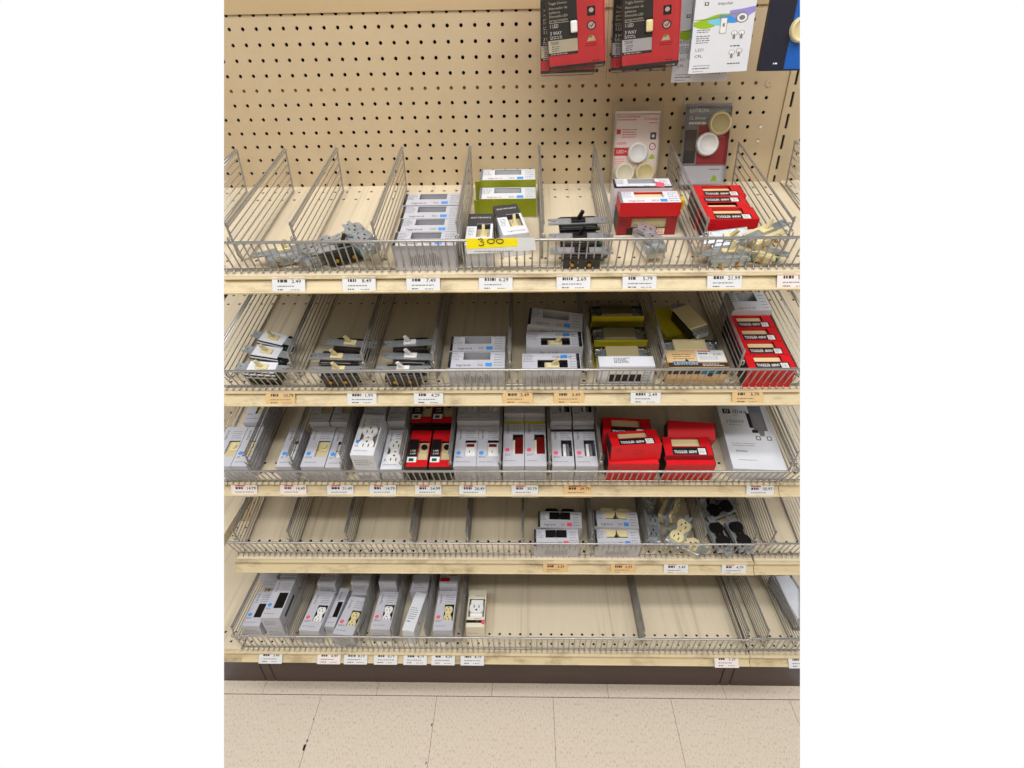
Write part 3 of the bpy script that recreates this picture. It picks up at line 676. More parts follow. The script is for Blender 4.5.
for x, u, w, lb in ((12.7, 13.15, 0, 'red and black box with clear front, nearer pair, beside the white outlet boxes'), (14.6, 13.15, 0, 'red and black box with clear front, nearer pair, beside the test button boxes'),
              (12.55, 8.75, .35, 'red and black box with round label, farther pair'), (14.4, 8.75, .35, 'red and black box with plain black face, farther pair')):
    h = 2.0; hw = .9; l = 4.2
    t = carton('outlet_box', lb, 'box', g, 1.8, l, h, M['red'], win=(-.05, .8, .75, 2.7), front=M['black'], side=M['black'])
    b = MB(); z = T(0, 0, h+.002); b.box(-.85, -.08, .55, 2.9, 0, .004, M['black'], z); b.box(-.85, -.08, .5, 1.05, .004, .008, M['whiteink'], z); b.text('2 AMP', .24, -.7, 1.3, M['whiteink'], z, z=.008, width=.5); b.text('USB', .24, -.7, 1.6, M['whiteink'], z, z=.008, width=.45)
    b.dashes(-.75, .75, 3.2, 3.6, 2, M['maroon'], z); b.box(-.7, -.3, .6, .9, .008, .012, M['gscrew'], z); b.box(-.9, .9, l-.32, l-.02, 0, .004, M['black'], z); b.build('print', t)
    c = MB(); c.bev(-.1, .85, .65, 1.7, h-.5, h-.2, M['almond'], I4, .06); c.bev(-.1, .85, 1.75, 2.75, h-.55, h-.28, M['almond'], I4, .06); c.cyl(.38, 2.2, .26, h-.28, h-.12, M['brplastic'], I4, 12); c.build('outlet', t)
    put(t, 3, x, u, w)
g = 'test button outlet boxes'
for x, sp, nm in ((16.64, 'blue', 'beside the red and black boxes'), (18.52, 'blue', 'beside the yellow striped boxes')):
    put(long_box('pale box with dark red test button in its window, ' + nm, g, M[sp], 'gfci', h=2.1), 3, x, 13.12)
    put(long_box('pale box farther back behind the test button box ' + nm, g, None, 'gfci', h=2.1), 3, x, 8.8, .6)
g = 'yellow striped device boxes'
for x, nm in ((20.6, 'beside the test button boxes'), (22.4, 'beside the black striped boxes')):
    put(long_box('pale box with yellow stripe and dark red window, ' + nm, g, M['pink'], 'redlens', w=1.75, l=5.2, h=2.1, stripe=M['yellow']), 3, x, 13.12)
    put(long_box('pale box farther back behind the yellow striped box ' + nm, g, M['pink'], 'redlens', w=1.75, l=3.6, h=2.1), 3, x, 7.85, .5)
g = 'black striped device boxes'
for x, nm in ((24.62, 'beside the yellow striped boxes'), (26.52, 'beside the red stacks')):
    put(long_box('pale box with black stripe and curved rocker in its window, ' + nm, g, M['pink'], 'rocker', w=1.78, l=4.2, h=2.1, stripe=M['black']), 3, x, 13.12)
    put(long_box('pale box farther back behind the black striped box ' + nm, g, None, 'rocker', w=1.78, l=4.2, h=2.1, stripe=M['black']), 3, x, 8.8, .55)
put(red_box('bright red box at the bottom of the stack beside the black striped boxes', None, w=4.05, l=1.8, h=2.45, closed=True), 3, 30.2, 13.15)
put(red_box('bright red box on top of the stack, ivory paddle in its top slot', None, w=4.0, l=1.85, h=1.55), 3, 30.35, 12.8, 2.48, rz=4, rx=-14)
put(red_box('red box standing behind the stack, ivory paddle and title strip on top', None, w=4.0, l=1.9, h=2.6), 3, 29.95, 10.6, .3, rz=-4)
put(red_box('bright red box alone at the bottom front, beside the large white box', None, w=3.95, l=1.6, h=2.35, closed=True), 3, 34.75, 13.15)
put(red_box('red box with ivory paddle lying on the lone front red box', None, w=3.85, l=1.9, h=.55, front=M['maroon']), 3, 34.6, 12.7, 2.4, rx=0)
put(red_box('closed red box lying behind the red box with title strip, third shelf', None, w=3.9, l=1.5, h=1.5, closed=True), 3, 35.3, 10.2, 1.2, rz=-5, rx=20)
t = carton('dimmer_box', 'large flat white box with a switch pictured on it, third shelf end', 'box', None, 4.25, 7.6, 1.45, M['white'])
b = MB(); z = T(0, 0, 1.452)
b.bev(-1.75, -1.1, 6.0, 6.55, 0, .006, M['black'], z, .001, 1); b.cyl(-1.42, 6.28, .17, .006, .009, M['whiteink'], z, 14); b.cyl(-1.42, 6.28, .11, .009, .011, M['black'], z, 14); b.text('diva', .75, -.95, 6.05, M['ink'], z, width=1.3); b.dashes(-.95, -.4, 5.75, 5.9, 1, M['ink2'], z)
b.text('1500W', .55, -1.7, 4.9, M['ink2'], z, width=1.55); b.dashes(-1.5, -.3, 4.6, 4.8, 1, M['ink2'], z)
b.box(.5, 1.65, 4.1, 7.0, 0, .004, M['ink2'], z); b.box(.2, .5, 4.4, 6.1, 0, .004, M['black'], z); b.dashes(.6, 1.55, 6.2, 6.9, 4, M['ink'], z, z=.004); b.box(.75, 1.4, 4.5, 5.9, .004, .008, M['grey'], z)
b.prism([(.9, 3.5), (1.25, 3.5), (1.35, 4.1), (.8, 4.1)], 0, .004, M['grey'], z)
for sx in (.65, 1.55): b.box(sx-.2, sx+.2, 3.05, 3.5, 0, .004, M['ink2'], z); b.box(sx-.1, sx+.1, 3.15, 3.4, .004, .008, M['whiteink'], z)
b.box(.3, .8, 3.85, 4.2, 0, .004, M['black'], z)
b.dashes(-1.7, .4, 2.3, 2.75, 2, M['ink2'], z); b.text('dimmer', .28, -1.55, 1.75, M['ink'], z, width=1.0, bold=.01); b.dashes(-1.5, .3, .8, 1.0, 1, M['ink2'], z); b.build('print', t)
put(t, 3, 40.5, 12.95, 0, rz=-3)

# ---- fourth shelf
g = 'outlet boxes on the fourth shelf'
put(wide_box('pale box with black outlet and pink spot, against the wire front, fourth shelf', g, M['pink'], w=4.05, l=1.7, h=1.95, device='dark_duplex'), 4, 24.35, 12.75)
put(wide_box('pale box with black outlet and pink spot, tilted behind the front one, fourth shelf', g, M['pink'], w=4.05, l=1.7, h=1.95, device='dark_duplex'), 4, 24.75, 11.0, .2, rz=-2, ry=-1)
put(wide_box('pale box with ivory outlet and blue spot, against the wire front, fourth shelf', g, M['blue'], w=4.05, l=1.7, h=1.95, device='duplex'), 4, 29.9, 12.75)
put(wide_box('pale box with ivory outlet and blue spot, tilted behind the front one, fourth shelf', g, M['blue'], w=4.05, l=1.7, h=1.95, device='duplex'), 4, 29.85, 11.0, .3, rz=-1, ry=3)
g = 'loose outlets heaped on the fourth shelf'
for x, u, w, rz, rx, ry, face, body, lb in ((35.6, 11.2, .98, 52, 6, 0, 'ivory', 'ivory', 'ivory outlet facing up on top near the wire front, fourth shelf'),
        (33.55, 10.2, 0, 84, 0, 0, 'zinc', 'zinc', 'silver backed outlet lying along the divider, fourth shelf'),
        (34.9, 8.2, .5, 60, 70, 0, 'ivory', 'ivory', 'silver strapped ivory outlet on its side in the middle of the heap, fourth shelf'),
        (33.6, 6.6, .6, 66, 20, 0, 'zinc', 'grey', 'dull grey backed outlet at the rear of the heap, fourth shelf'),
        (35.6, 6.2, .5, 50, 75, 0, 'ivory', 'ivory', 'ivory outlet with teal screw at the rear of the heap, fourth shelf'),
        (36.3, 11.7, 0, 150, 0, 0, 'ivory', 'ivory', 'ivory outlet half hidden at the bottom of the heap, fourth shelf'),
        (39.35, 11.2, .25, 101, 6, 0, 'bplastic', 'bplastic', 'black outlet facing up beside the divider, fourth shelf'),
        (41.25, 11.1, .25, 103, 6, 0, 'bplastic', 'bplastic', 'black outlet facing up nearest the neighbouring bay, fourth shelf'),
        (38.6, 6.2, .4, 70, 72, 0, 'bplastic', 'bplastic', 'silver strapped black outlet on its side behind the black outlets'),
        (40.9, 5.6, .35, 95, 180, 0, 'bplastic', 'grey', 'grey backed outlet turned face down behind the black outlets'),
        (40.3, 8.2, 0, 20, 0, 0, 'bplastic', 'bplastic', 'black outlet lying crosswise just behind the two upturned black outlets')):
    o = receptacle('duplex_outlet', lb, 'outlet', g, M[face], M[body])
    put(o, 4, x, u, w+(.95 if rx == 180 else (.6 if rx >= 70 else 0)), rz, rx, ry)

# ---- lowest shelf
g = 'black windowed boxes on the lowest shelf'
put(long_box('grey box with black window, single one at the shelf end, lowest shelf', g, M['blue'], 'black', w=1.75, h=1.75, l=3.9), 5, -4.85, 15.3, 0, rz=0)
put(long_box('grey box beneath its twin, only front and side showing, lowest shelf', g, None, 'black', w=1.75, h=1.55, l=4.4, slit=True), 5, -2.55, 15.35)
put(long_box('grey box with black window on top of its twin, lowest shelf', g, M['blue'], 'black', w=1.8, h=1.6, l=4.4, slit=True), 5, -2.55, 15.4, 1.57)
put(long_box('grey box farther back behind the single black windowed box', g, None, 'black', w=1.75, h=1.7, l=4.4), 5, -4.7, 10.6, 1.2)
put(long_box('grey box farther back behind the stacked black windowed boxes', g, None, 'black', w=1.75, h=1.7, l=4.4), 5, -2.5, 10.7, 1.5)
g = 'outlet boxes on the lowest shelf'
put(long_box('pale box with white outlet and pink spot, beside the black windowed boxes', g, M['pink'], 'duplex', w=1.95, h=1.9, l=4.4, slit=True), 5, 1.02, 15.85, .0, rz=-4)
put(long_box('pale box half hidden between the white and the ivory outlet boxes, lowest shelf', g, None, 'black', w=1.0, h=1.3, l=4.4, slit=True), 5, 2.6, 15.0, 0, rz=-4)
put(long_box('pale box with ivory outlet and pink spot turned slightly, lowest shelf', g, M['pink'], 'ivory_duplex', w=1.95, h=1.75, l=4.2, slit=True), 5, 4.3, 16.15, 0, rz=-8)
put(long_box('pale box with white outlet and pink spot, beside the slim box', g, M['pink'], 'duplex', w=1.9, h=1.9, l=4.2), 5, 7.75, 15.65, 0, rz=-1)
t = carton('device_box', 'slim white box lying on its narrow side, lowest shelf', 'box', g, 1.15, 4.3, 2.0, M['white'])
b = MB(); z = T(0, 0, 2.002); b.dashes(-.45, .4, 1.2, 2.6, 6, M['ink'], z); b.dashes(-.45, .0, .9, 1.1, 1, M['ink'], z, hmax=.15); b.cyl(2.0-1.2, 1.5, .18, 0, .006, M['pink'], T(.578, 0, 0, ry=90) @ T(-1.9, 0, 0), 12); b.build('print', t); put(t, 5, 10.45, 15.85, 0, rz=-8)
put(long_box('pale box with ivory outlet, nearer the white and black box, lowest shelf', g, M['pink'], 'ivory_duplex', w=1.85, h=1.9, l=4.4, slit=True), 5, 13.7, 15.7, 0)
t = carton('outlet_box', 'white box with black band and a white outlet through its cut out front, lowest shelf', 'box', None, 1.75, 4.1, 1.85, M['cream'], win=(-.75, .8, 1.1, 3.1), rside=M['cream'])
b = MB(); z = T(0, 0, 1.852); b.box(-.87, .6, .45, .75, 0, .004, M['black'], z); b.text('TR', .2, .05, .5, M['pink'], z, z=.006); b.dashes(-.1, .6, .85, .95, 1, M['ink2'], z); b.dashes(-.1, .7, 3.4, 3.5, 1, M['ink2'], z); b.box(.878, .884, .9, 3.0, .7, 1.6, M['black']); b.box(.6, .87, .3, .8, 0, .004, M['pink'], z); b.dashes(-.7, .3, .8, 1.0, 1, M['ink2'], T(0, -.006, 0, rx=90)); b.build('print', t)
c = MB(); c.bev(-.8, .83, 1.0, 3.2, 1.2, 1.4, M['grey'], I4, .04); c.bev(-.62, .62, 1.1, 3.2, 1.4, 1.62, M['wplastic'], I4, .08); c.prism(lobe(.72), 1.62, 1.86, M['wplastic'], T(0, 2.1, 0, rz=0), .96); sl = M['hollow']; tt = T(0, 2.15, 1.866)
c.box(-.28, -.2, -.05, .27, 0, .006, sl, tt); c.box(.2, .28, -.05, .22, 0, .006, sl, tt); c.cyl(0, -.28, .1, 0, .006, sl, tt, 12); c.build('outlet', t); put(t, 5, 16.72, 15.3, 0)
g = 'boxes farther back on the lowest shelf'
for x, u, w, dv, sp, lb in ((1.25, 11.0, .9, 'duplex', 'pink', 'pale box farther back behind the pink spotted white outlet box'), (4.75, 11.0, 1.2, 'ivory_duplex', 'pink', 'pale box farther back behind the turned ivory outlet box'),
        (4.6, 11.3, 0, 'ivory_duplex', None, 'pale box on the deck under the farther ivory outlet box')):
    h = 1.15 if w == 0 else 1.5
    put(long_box(lb, g, M[sp] if sp else None, dv, w=1.85, h=h, l=4.2), 5, x, u, w, rz=-2)
for x, u, w, h, lb in ((7.6, 11.1, 1.3, 1.6, 'plain pale box farther back behind the white outlet box beside the slim box'), (10.75, 11.4, 0, 1.9, 'plain pale box directly behind the slim white box'), (10.9, 9.2, .9, 1.9, 'plain pale box farthest back behind the slim white box')):
    t = carton('device_box', lb, 'box', g, 1.75, 4.1 if w else 2.0, h, M['lilac']); b = MB(); b.dashes(-.6, .6, .3, 1.2, 3, M['ink2'], T(0, 0, h+.002)); b.build('print', t); put(t, 5, x, u, w)
t = long_box('pale box with red band farther back behind the ivory outlet box', g, None, 'ivory', w=1.8, h=1.6, l=4.1); b = MB(); b.box(-.85, .1, .3, .75, 0, .01, M['redink'], T(0, 0, 1.6)); b.build('band', t); put(t, 5, 13.75, 11.1, 1.1)
put(long_box('pale box on the deck under the red banded box', g, None, 'ivory', w=1.8, h=1.05, l=3.9), 5, 13.7, 11.1, 0)
t = thing('plastic_wrapped_pack', 'crinkled clear plastic wrapped pack leaning in the neighbouring bay, lowest shelf', 'pack')
b = MB(); b.bev(-1.1, 1.1, 0, 5.5, 0, 2.0, M['clear'], I4, .3, 3); b.build('wrap', t); b = MB(); b.bev(-.9, .9, .3, 5.2, .2, 1.7, M['white'], I4, .1); b.build('carton', t); put(t, 5, 48.4, 14.2, .0, rz=6)

# ------------------------------------------------------------------ price labels
def price(s, x, txt, label, m='label', long=False):
    t = thing('rail_price_label', label, 'price label', 'price labels on the shelf rails'); w, h = 2.22, 1.02
    b = MB(); b.bev(-w/2, w/2, -.52, .5, .04, .07, M[m], I4, .01, 1); b.build('paper', t)
    b = MB(); z = T(0, -.01, .071)
    b.box(-.75, .05, .4, .49, 0, .004, M['redink'], z)
    if m == 'orange' or long: b.box(-.75, .8, .42, .49, 0, .004, M['redink'], z)
    b.dashes(-.72, 0, .12, .38, 1, M['ink'], z, hmax=.19, fill=.9); b.text(txt, .32, .2, .12, M['ink'], z, width=.16*len(txt), bold=.012)
    b.dashes(-.75, .85, -.2, .02, 1, M['ink2'], z, hmax=.07); b.dashes(-.75, -.2, -.42, -.22, 1, M['ink'], z, hmax=.07); b.dashes(.1, .85, -.42, -.24, 1, M['ink2'], z, hmax=.05)
    b.build('price_print', t)
    y, zc = {1: (-13.17, -13.3), 2: (-13.17, -22.3), 3: (-13.24, -31.5), 4: (-13.21, -41.05), 5: (-17.08, -49.14)}[s]
    putw(t, x, y, zc, rx=65 if s < 5 else 44)
for s, l in {1: [(5.9, '2.49', 'under the single silver switch', 'label'), (10.6, '8.49', 'under the tangled black switch', 'label'), (14.86, '7.49', 'under the four grey boxes', 'label'), (19.65, '6.29', 'under the yellow tag', 'label'),
                 (24.75, '2.69', 'under the black toggle switches', 'label'), (29.05, '5.79', 'under the red topped stack', 'label'), (34.55, '21.99', 'under the heap of ivory toggles', 'label'), (39.05, '5.49', 'past the heap of ivory toggles', 'lilaclabel')],
             2: [(3.2, '10.79', 'under the white strapped switches', 'orange'), (9.35, '1.99', 'under the dark switches with ivory toggles', 'label'), (14.35, '4.29', 'under the dark switches with white toggles', 'label'), (21.0, '5.49', 'between windowed and toggle boxes', 'orange'),
                 (24.8, '3.49', 'under the boxes with toggles in their windows', 'orange'), (30.45, '2.49', 'under the plain white front windowed box', 'label'), (37.9, '5.79', 'beside the four red boxes', 'orange')],
             3: [(-2.05, '14.79', 'under the first pale boxes', 'lilaclabel'), (2.1, '14.49', 'under the pale box past the gap', 'lilaclabel'), (6.08, '21.49', 'before the tall outlet box', 'label'), (9.66, '14.79', 'under the white outlet boxes', 'label'),
                 (13.46, '34.99', 'under the red and black boxes', 'label'), (17.15, '26.49', 'under the test button boxes', 'label'), (21.5, '30.79', 'under the yellow striped boxes', 'label'), (25.85, '29.79', 'under the black striped boxes', 'orange'), (40.8, '35.97', 'under the large white dimmer box', 'label')],
             4: [(24.26, '2.29', 'under the pink spotted boxes', 'orange'), (30.46, '2.29', 'under the blue spotted boxes', 'orange'), (35.3, '3.49', 'under the heap of ivory outlets', 'label'), (40.55, '4.79', 'under the black outlets', 'label')],
             5: [(-2.68, '3.49', 'under the black windowed boxes', 'label'), (2.9, '6.49', 'under the pale box half hidden between outlets', 'lilaclabel'), (5.45, '8.19', 'under the turned ivory outlet box', 'label'), (8.3, '8.79', 'under the white outlet box beside the slim box', 'label'),
                 (11.1, '4.79', 'under the slim white box', 'label'), (13.75, '4.29', 'under the ivory outlet box', 'label'), (16.5, '4.79', 'under the white and black outlet box', 'label'), (40.2, '5.29', 'under the empty stretch', 'lilaclabel'), (47.0, '9.49', 'in the neighbouring bay', 'label')]}.items():
    nm = {1: 'topmost', 2: 'second', 3: 'third', 4: 'fourth', 5: 'lowest'}[s]
    for x, txt, where, m in l:
        price(s, x, txt, '%s price label %s, %s shelf rail' % ({'label': 'white', 'orange': 'orange', 'lilaclabel': 'pinkish white'}[m], where, nm), m)

# yellow tag clipped to the topmost wire front
t = thing('hanging_price_tag', 'white paper tag with yellow strip and handwritten 300, clipped to the topmost wire front', 'tag')
b = MB(); b.prism([(0, 0), (0, -.98), (4.34, -.76), (4.28, .02)], 0, .03, M['label']); b.build('paper', t)
b = MB(); b.prism([(0, .01), (.02, -.66), (3.22, -.5), (3.2, .01)], .03, .04, M['sun']); b.build('yellow_strip', t)
b = MB(); z = T(0, 0, .05)
def stroke(P): b.tube([(x, y, 0) for x, y in P], .03, M['ink'], 5, z)
z = T(0, .07, .05)
stroke([(.75, -.12), (.95, -.06), (1.05, -.14), (.9, -.25), (1.1, -.3), (1.1, -.45), (.9, -.52), (.78, -.46)])
for cx in (1.55, 2.1): stroke([(cx+.22*math.cos(a), -.24+.14*math.sin(a)) for a in [i*math.pi/6+.6 for i in range(13)]])
stroke([(1.75, -.1), (1.95, -.02)]); b.build('handwriting', t)
b = MB(); b.dashes(.5, 3.0, -.88, -.74, 1, M['ink2'], T(0, 0, .032)); b.build('small_print', t)
putw(t, 17.92, -13.72, -10.15, rx=90)

# ------------------------------------------------------------------ blister packs
def knob(mb, x, y, r, m, z0, t=I4): mb.lathe([(r, z0), (r, z0+.3), (r*.93, z0+.38), (r*.8, z0+.4), (r*.76, z0+.34), (0.01, z0+.36)], m, t @ T(x, y, 0))
def blister(label, cat, group, w, h, depth=1.0, name='blister_pack'):
    t = thing(name, label, cat, group)
    b = MB(); b.bev(-w/2, w/2, 0, h, -.05, 0, M['clear'], I4, .02, 1); b.bev(-w/2+.22, w/2-.22, .35, h-.9, 0, depth, M['clear'], I4, .12, 2); b.build('clear_shell', t)
    return t
# two packs leaning on the pegboard, standing on the topmost shelf
t = blister('clear pack with three round knobs, two cream and one white, leaning on the pegboard', 'blister pack', None, 3.85, 6.6, .45)
b = MB(); b.bev(-1.72, 1.72, .1, 5.9, .0, .03, M['pinkcard'], I4, .01, 1); z = T(0, 0, .031)
b.text('600W', .3, -1.5, 3.55, M['redink'], z, width=.75); b.box(-1.7, -.5, 2.75, 3.35, 0, .004, M['redink'], z); b.text('LED+', .32, -1.5, 2.95, M['whiteink'], z, width=.8)
b.text('Dimmer', .3, .5, 5.25, M['redink'], z, width=1.1); b.dashes(.9, 1.6, 5.0, 5.15, 1, M['redink'], z); b.dashes(-1.5, .4, 5.2, 5.6, 2, M['redink'], z); b.box(-1.55, -1.25, 4.3, 4.65, 0, .004, M['redink'], z); b.dashes(-1.1, .1, 4.0, 4.7, 4, M['redink'], z); b.dashes(-1.6, -.8, 2.1, 2.6, 3, M['pink'], z)
b.box(1.05, 1.5, 3.9, 4.4, 0, .004, M['char'], z); b.cyl(1.27, 4.15, .12, .004, .008, M['whiteink'], z, 12); b.cyl(1.27, 3.4, .26, 0, .004, M['maroon'], z, 18); b.cyl(1.27, 3.4, .19, .004, .006, M['whiteink'], z, 16); b.tube([(1.17, 3.42, .01), (1.25, 3.32, .01), (1.42, 3.52, .01)], .03, M['redink'], 4, z); b.prism([(1.05, 2.5), (1.5, 2.5), (1.4, 2.8), (1.2, 2.85)], 0, .004, M['lime'], z)
b.build('printed_card', t)
for x, y, m in ((.12, 2.95, 'wplastic'), (-.82, 1.5, 'cream'), (.78, 1.5, 'ivory')):
    b = MB(); knob(b, x, y, .76, M[m], .06); b.build('knob', t)
putw(t, 30.25, -1.75, -10.2, rx=79)
t = blister('clear pack with cream knob above white knob on dark red card, against pegboard', 'blister pack', None, 3.8, 6.6, .45)
b = MB(); b.bev(-1.72, 1.72, .1, 5.9, 0, .03, M['grey'], I4, .01, 1); z = T(0, 0, .031); b.box(-.6, 1.7, 1.6, 4.4, 0, .004, M['maroon'], z); b.box(-1.7, 1.7, .1, 1.5, 0, .005, M['lilac'], z)
b.text('LUTRON', .36, -1.4, 5.3, M['whiteink'], z, width=1.4); b.text('CL dimmer', .34, -1.4, 4.8, M['whiteink'], z, width=1.3); b.dashes(-1.4, .2, 4.4, 4.7, 1, M['whiteink'], z, hmax=.2); b.dashes(.8, 1.5, 3.5, 3.9, 3, M['pink'], z); b.box(-1.6, -.7, 1.7, 2.6, 0, .006, M['black'], z); b.box(-1.6, -.7, 2.6, 4.1, 0, .006, M['brown'], z); b.dashes(.5, 1.5, 1.1, 1.4, 1, M['ink'], z, z=.005); b.prism([(.7, .4), (1.2, .4), (1.1, .75), (.85, .8)], .005, .009, M['lime'], z)
b.build('printed_card', t)
for x, y, r, m in ((.9, 4.5, .85, 'ivory'), (.1, 3.05, .85, 'wplastic')):
    b = MB(); knob(b, x, y, r, M[m], .06); b.build('knob', t)
putw(t, 35.55, -1.75, -9.75, rx=79)

# packs hanging on hooks out from the pegboard
def hook(x, z, L, label):
    b = MB(); b.tube([(0, .2, 0), (0, -L, 0), (0, -L-.35, .12), (0, -L-.5, .35)], .1, M['chromehook'], 8); b.box(-.3, .3, -.3, -.12, -.5, .5, M['chromehook'])
    o = b.build('peg_hook'); tag(o, label, 'hook', 'steel hooks holding the hanging packs'); o.location = W(x, 0, z)
def red_pack(label, group, name_w, swatch, paddle):
    w, h = 4.05, 8.6
    t = blister(label, 'blister pack', group, w, h, .8, 'hanging_pack')
    b = MB(); b.bev(-1.8, 1.85, .5, h-.4, .62, .66, M['coral'], I4, .01, 1); z = T(0, 0, .661) @ Matrix.Diagonal((1, .84, 1, 1))
    b.box(-1.8, 1.85, .6, .8, 0, .004, M['char'], z); b.box(-1.8, .12, 1.5, h-.4, 0, .004, M['char'], z); b.box(-1.78, .1, 1.68, 2.5, .004, .008, swatch, z)
    b.text('700W', .34, -1.65, 2.2, M['ink'], z, z=.01, width=.55); b.dashes(-1.55, -.95, 1.75, 2.15, 3, M['ink2'], z, z=.008); b.dashes(-1.65, -.4, 1.54, 1.64, 1, M['whiteink'], z, z=.004)
    b.text('1 LED', .32, -1.62, 3.3, M['whiteink'], z, z=.006, width=.55, bold=.02); b.text('3 WAY', .32, -1.62, 2.85, M['whiteink'], z, z=.006, width=.75, bold=.02); b.dashes(-1.62, -.8, 2.56, 2.8, 2, M['whiteink'], z, z=.004)
    for i, (a, y) in enumerate((('Toggle Dimmer', 4.75), ('Atenuador de', 4.45), ('palanca', 4.2), ('Dimmable LED', 3.95), ('programable', 3.7))): b.text(a, .22, -1.62, y, M['cream'], z, z=.006, width=1.15 if i not in (2,) else .7)
    b.box(-1.62, -.3, 3.6, 3.63, .004, .006, M['whiteink'], z)
    b.box(.75, 1.25, 3.8, 4.4, 0, .004, M['black'], z); b.cyl(1.0, 4.15, .15, .004, .008, M['whiteink'], z, 12); b.cyl(1.0, 3.2, .3, 0, .004, M['char'], z, 18); b.cyl(1.0, 3.2, .22, .004, .006, M['whiteink'], z, 18); b.tube([(.88, 3.22, .01), (.98, 3.1, .01), (1.16, 3.36, .01)], .04, M['redink'], 4, z); b.prism([(.7, 2.2), (1.25, 2.2), (1.15, 2.5), (.9, 2.6)], 0, .004, M['cream'], z); b.cyl(.95, 2.5, .1, 0, .006, M['lime'], z, 10); b.dashes(.6, 1.5, 1.85, 2.1, 2, M['maroon'], z); b.dashes(1.0, 1.7, .85, .95, 1, M['maroon'], z)
    b.build('printed_card', t)
    b = MB(); b.bev(-.4, .12, 2.3, 3.15, .66, .74, M['bplastic'], I4, .03, 1); b.bev(-.32, .1, 2.4, 3.05, .7, .95, paddle, I4, .08); b.build('switch_paddle', t)
    return t
g = 'red carded switch packs on hooks'
putw(red_pack('red carded blister pack with cream swatch and white paddle, hanging in front', g, 0, M['cream'], M['wplastic']), 25.05, -5.35, -1.75, rx=90, ry=-5)
putw(red_pack('red carded blister pack hanging hidden behind the cream swatch one', g, 0, M['cream'], M['wplastic']), 24.5, -3.9, -2.15, rx=90, ry=-1)
putw(red_pack('red carded blister pack with white swatch and ivory paddle, hanging in front', g, 0, M['white'], M['ivory']), 29.75, -5.35, -1.78, rx=90, ry=-4.6)
putw(red_pack('red carded blister pack hanging hidden behind the white swatch one', g, 0, M['white'], M['ivory']), 29.25, -3.9, -2.0, rx=90, ry=-2)
def wave(mb, y0, amp, th, m, z, ph, x0, x1, zz):
    n = 14; P = []
    for i in range(n+1):
        x = x0+(x1-x0)*i/n; P.append((x, y0+amp*math.sin(i/n*4.2+ph)+.25*i/n))
    for i in range(n):
        a, c = P[i], P[i+1]; ta = th*(.35+.65*math.sin(math.pi*(i+.0)/n)); tb = th*(.35+.65*math.sin(math.pi*(i+1)/n))
        mb.add([(a[0], a[1]-ta, zz), (c[0], c[1]-tb, zz), (c[0], c[1]+tb, zz), (a[0], a[1]+ta, zz)], [(0, 1, 2, 3)], m, z)
def bulb(mb, x, y, t, glow):
    mb.cyl(x, y+.18, .2, 0, .006, M['ink2'], t, 16); mb.cyl(x, y+.19, .165, .006, .008, M['whiteink'], t, 16); mb.box(x-.08, x+.08, y-.25, y, 0, .006, M['grey'], t); mb.box(x-.03, x+.03, y, y+.15, .008, .01, M['ink2'], t)
def wave_pack(label, group):
    w, h = 3.75, 8.8; t = thing('hanging_pack', label, 'carded pack', group)
    b = MB(); b.bev(-w/2, w/2, 0, h, 0, .05, M['white'], I4, .02, 1); z = T(0, 0, .051) @ Matrix.Diagonal((1, .72, 1, 1))
    wave(b, 3.85, .16, .42, M['lime'], z, 3.6, -1.85, .3, .001); wave(b, 4.05, .2, .38, M['cyan'], z, 3.3, -1.0, 1.2, .002); wave(b, 4.2, .22, .36, M['sky'], z, 3.0, -.3, 1.85, .003); wave(b, 4.4, .18, .4, M['violet'], z, 2.6, .3, 1.86, .004); wave(b, 4.15, .12, .05, M['green'], z, 3.6, -1.85, 1.2, .005)
    b.box(-1.3, -1.05, 5.1, 5.35, 0, .004, M['ink'], z); b.box(-1.24, -1.11, 5.17, 5.3, .004, .006, M['whiteink'], z); b.text('impulse', .3, -.5, 5.1, M['ink'], z, width=.9)
    b.cyl(1.1, 4.1, .38, .005, .008, M['ink2'], z, 20); b.cyl(1.1, 4.1, .31, .008, .01, M['whiteink'], z, 20); b.cyl(1.1, 4.1, .18, .01, .012, M['ink2'], z, 16)
    b.box(-.2, .22, 3.0, 4.15, .005, .009, M['ink2'], z); b.box(-.17, .19, 3.03, 4.12, .009, .012, M['whiteink'], z); b.box(-.05, .08, 3.5, 3.75, .012, .014, M['ink2'], z)
    b.dashes(-1.6, -.75, 3.1, 3.4, 2, M['ink'], z); b.dashes(-1.6, -.6, 2.3, 2.95, 4, M['ink'], z); b.text('LED', .3, -1.6, 1.75, M['ink2'], z, width=.55); b.text('CFL', .3, -1.6, 1.25, M['ink'], z, width=.5); b.dashes(-1.6, -.3, .55, .7, 1, M['ink2'], z); b.dashes(-1.65, -.5, .35, .48, 1, M['ink'], z, hmax=.1); b.dashes(-1.6, -.9, .12, .24, 1, M['ink2'], z)
    for x, y, gm in ((.75, 2.8, M['lilac']), (1.2, 2.8, M['lilac']), (.75, 1.35, M['lilac']), (1.2, 1.45, M['lilac'])): bulb(b, x, y, z, gm)
    b.dashes(.6, 1.4, 1.95, 2.1, 1, M['ink'], z, hmax=.1); b.dashes(.55, 1.4, .6, .75, 1, M['ink'], z, hmax=.1); b.build('printed_card', t)
    b = MB(); b.bev(-1.8, 1.8, .8, h-.8, -1.0, 0, M['clear'], I4, .1, 1); b.bev(-1.2, 1.2, 2., 5., -.9, -.1, M['wplastic'], I4, .1, 1); b.build('backing_tray', t)
    return t
g = 'white carded dimmer packs with coloured waves'
putw(wave_pack('white carded pack with green and blue waves, hanging in front', g), 34.15, -6.0, -1.72, rx=90, ry=-2)
putw(wave_pack('white carded pack with green and blue waves, shaded behind its twin', g), 33.45, -4.4, -2.3, rx=90, ry=-1.)
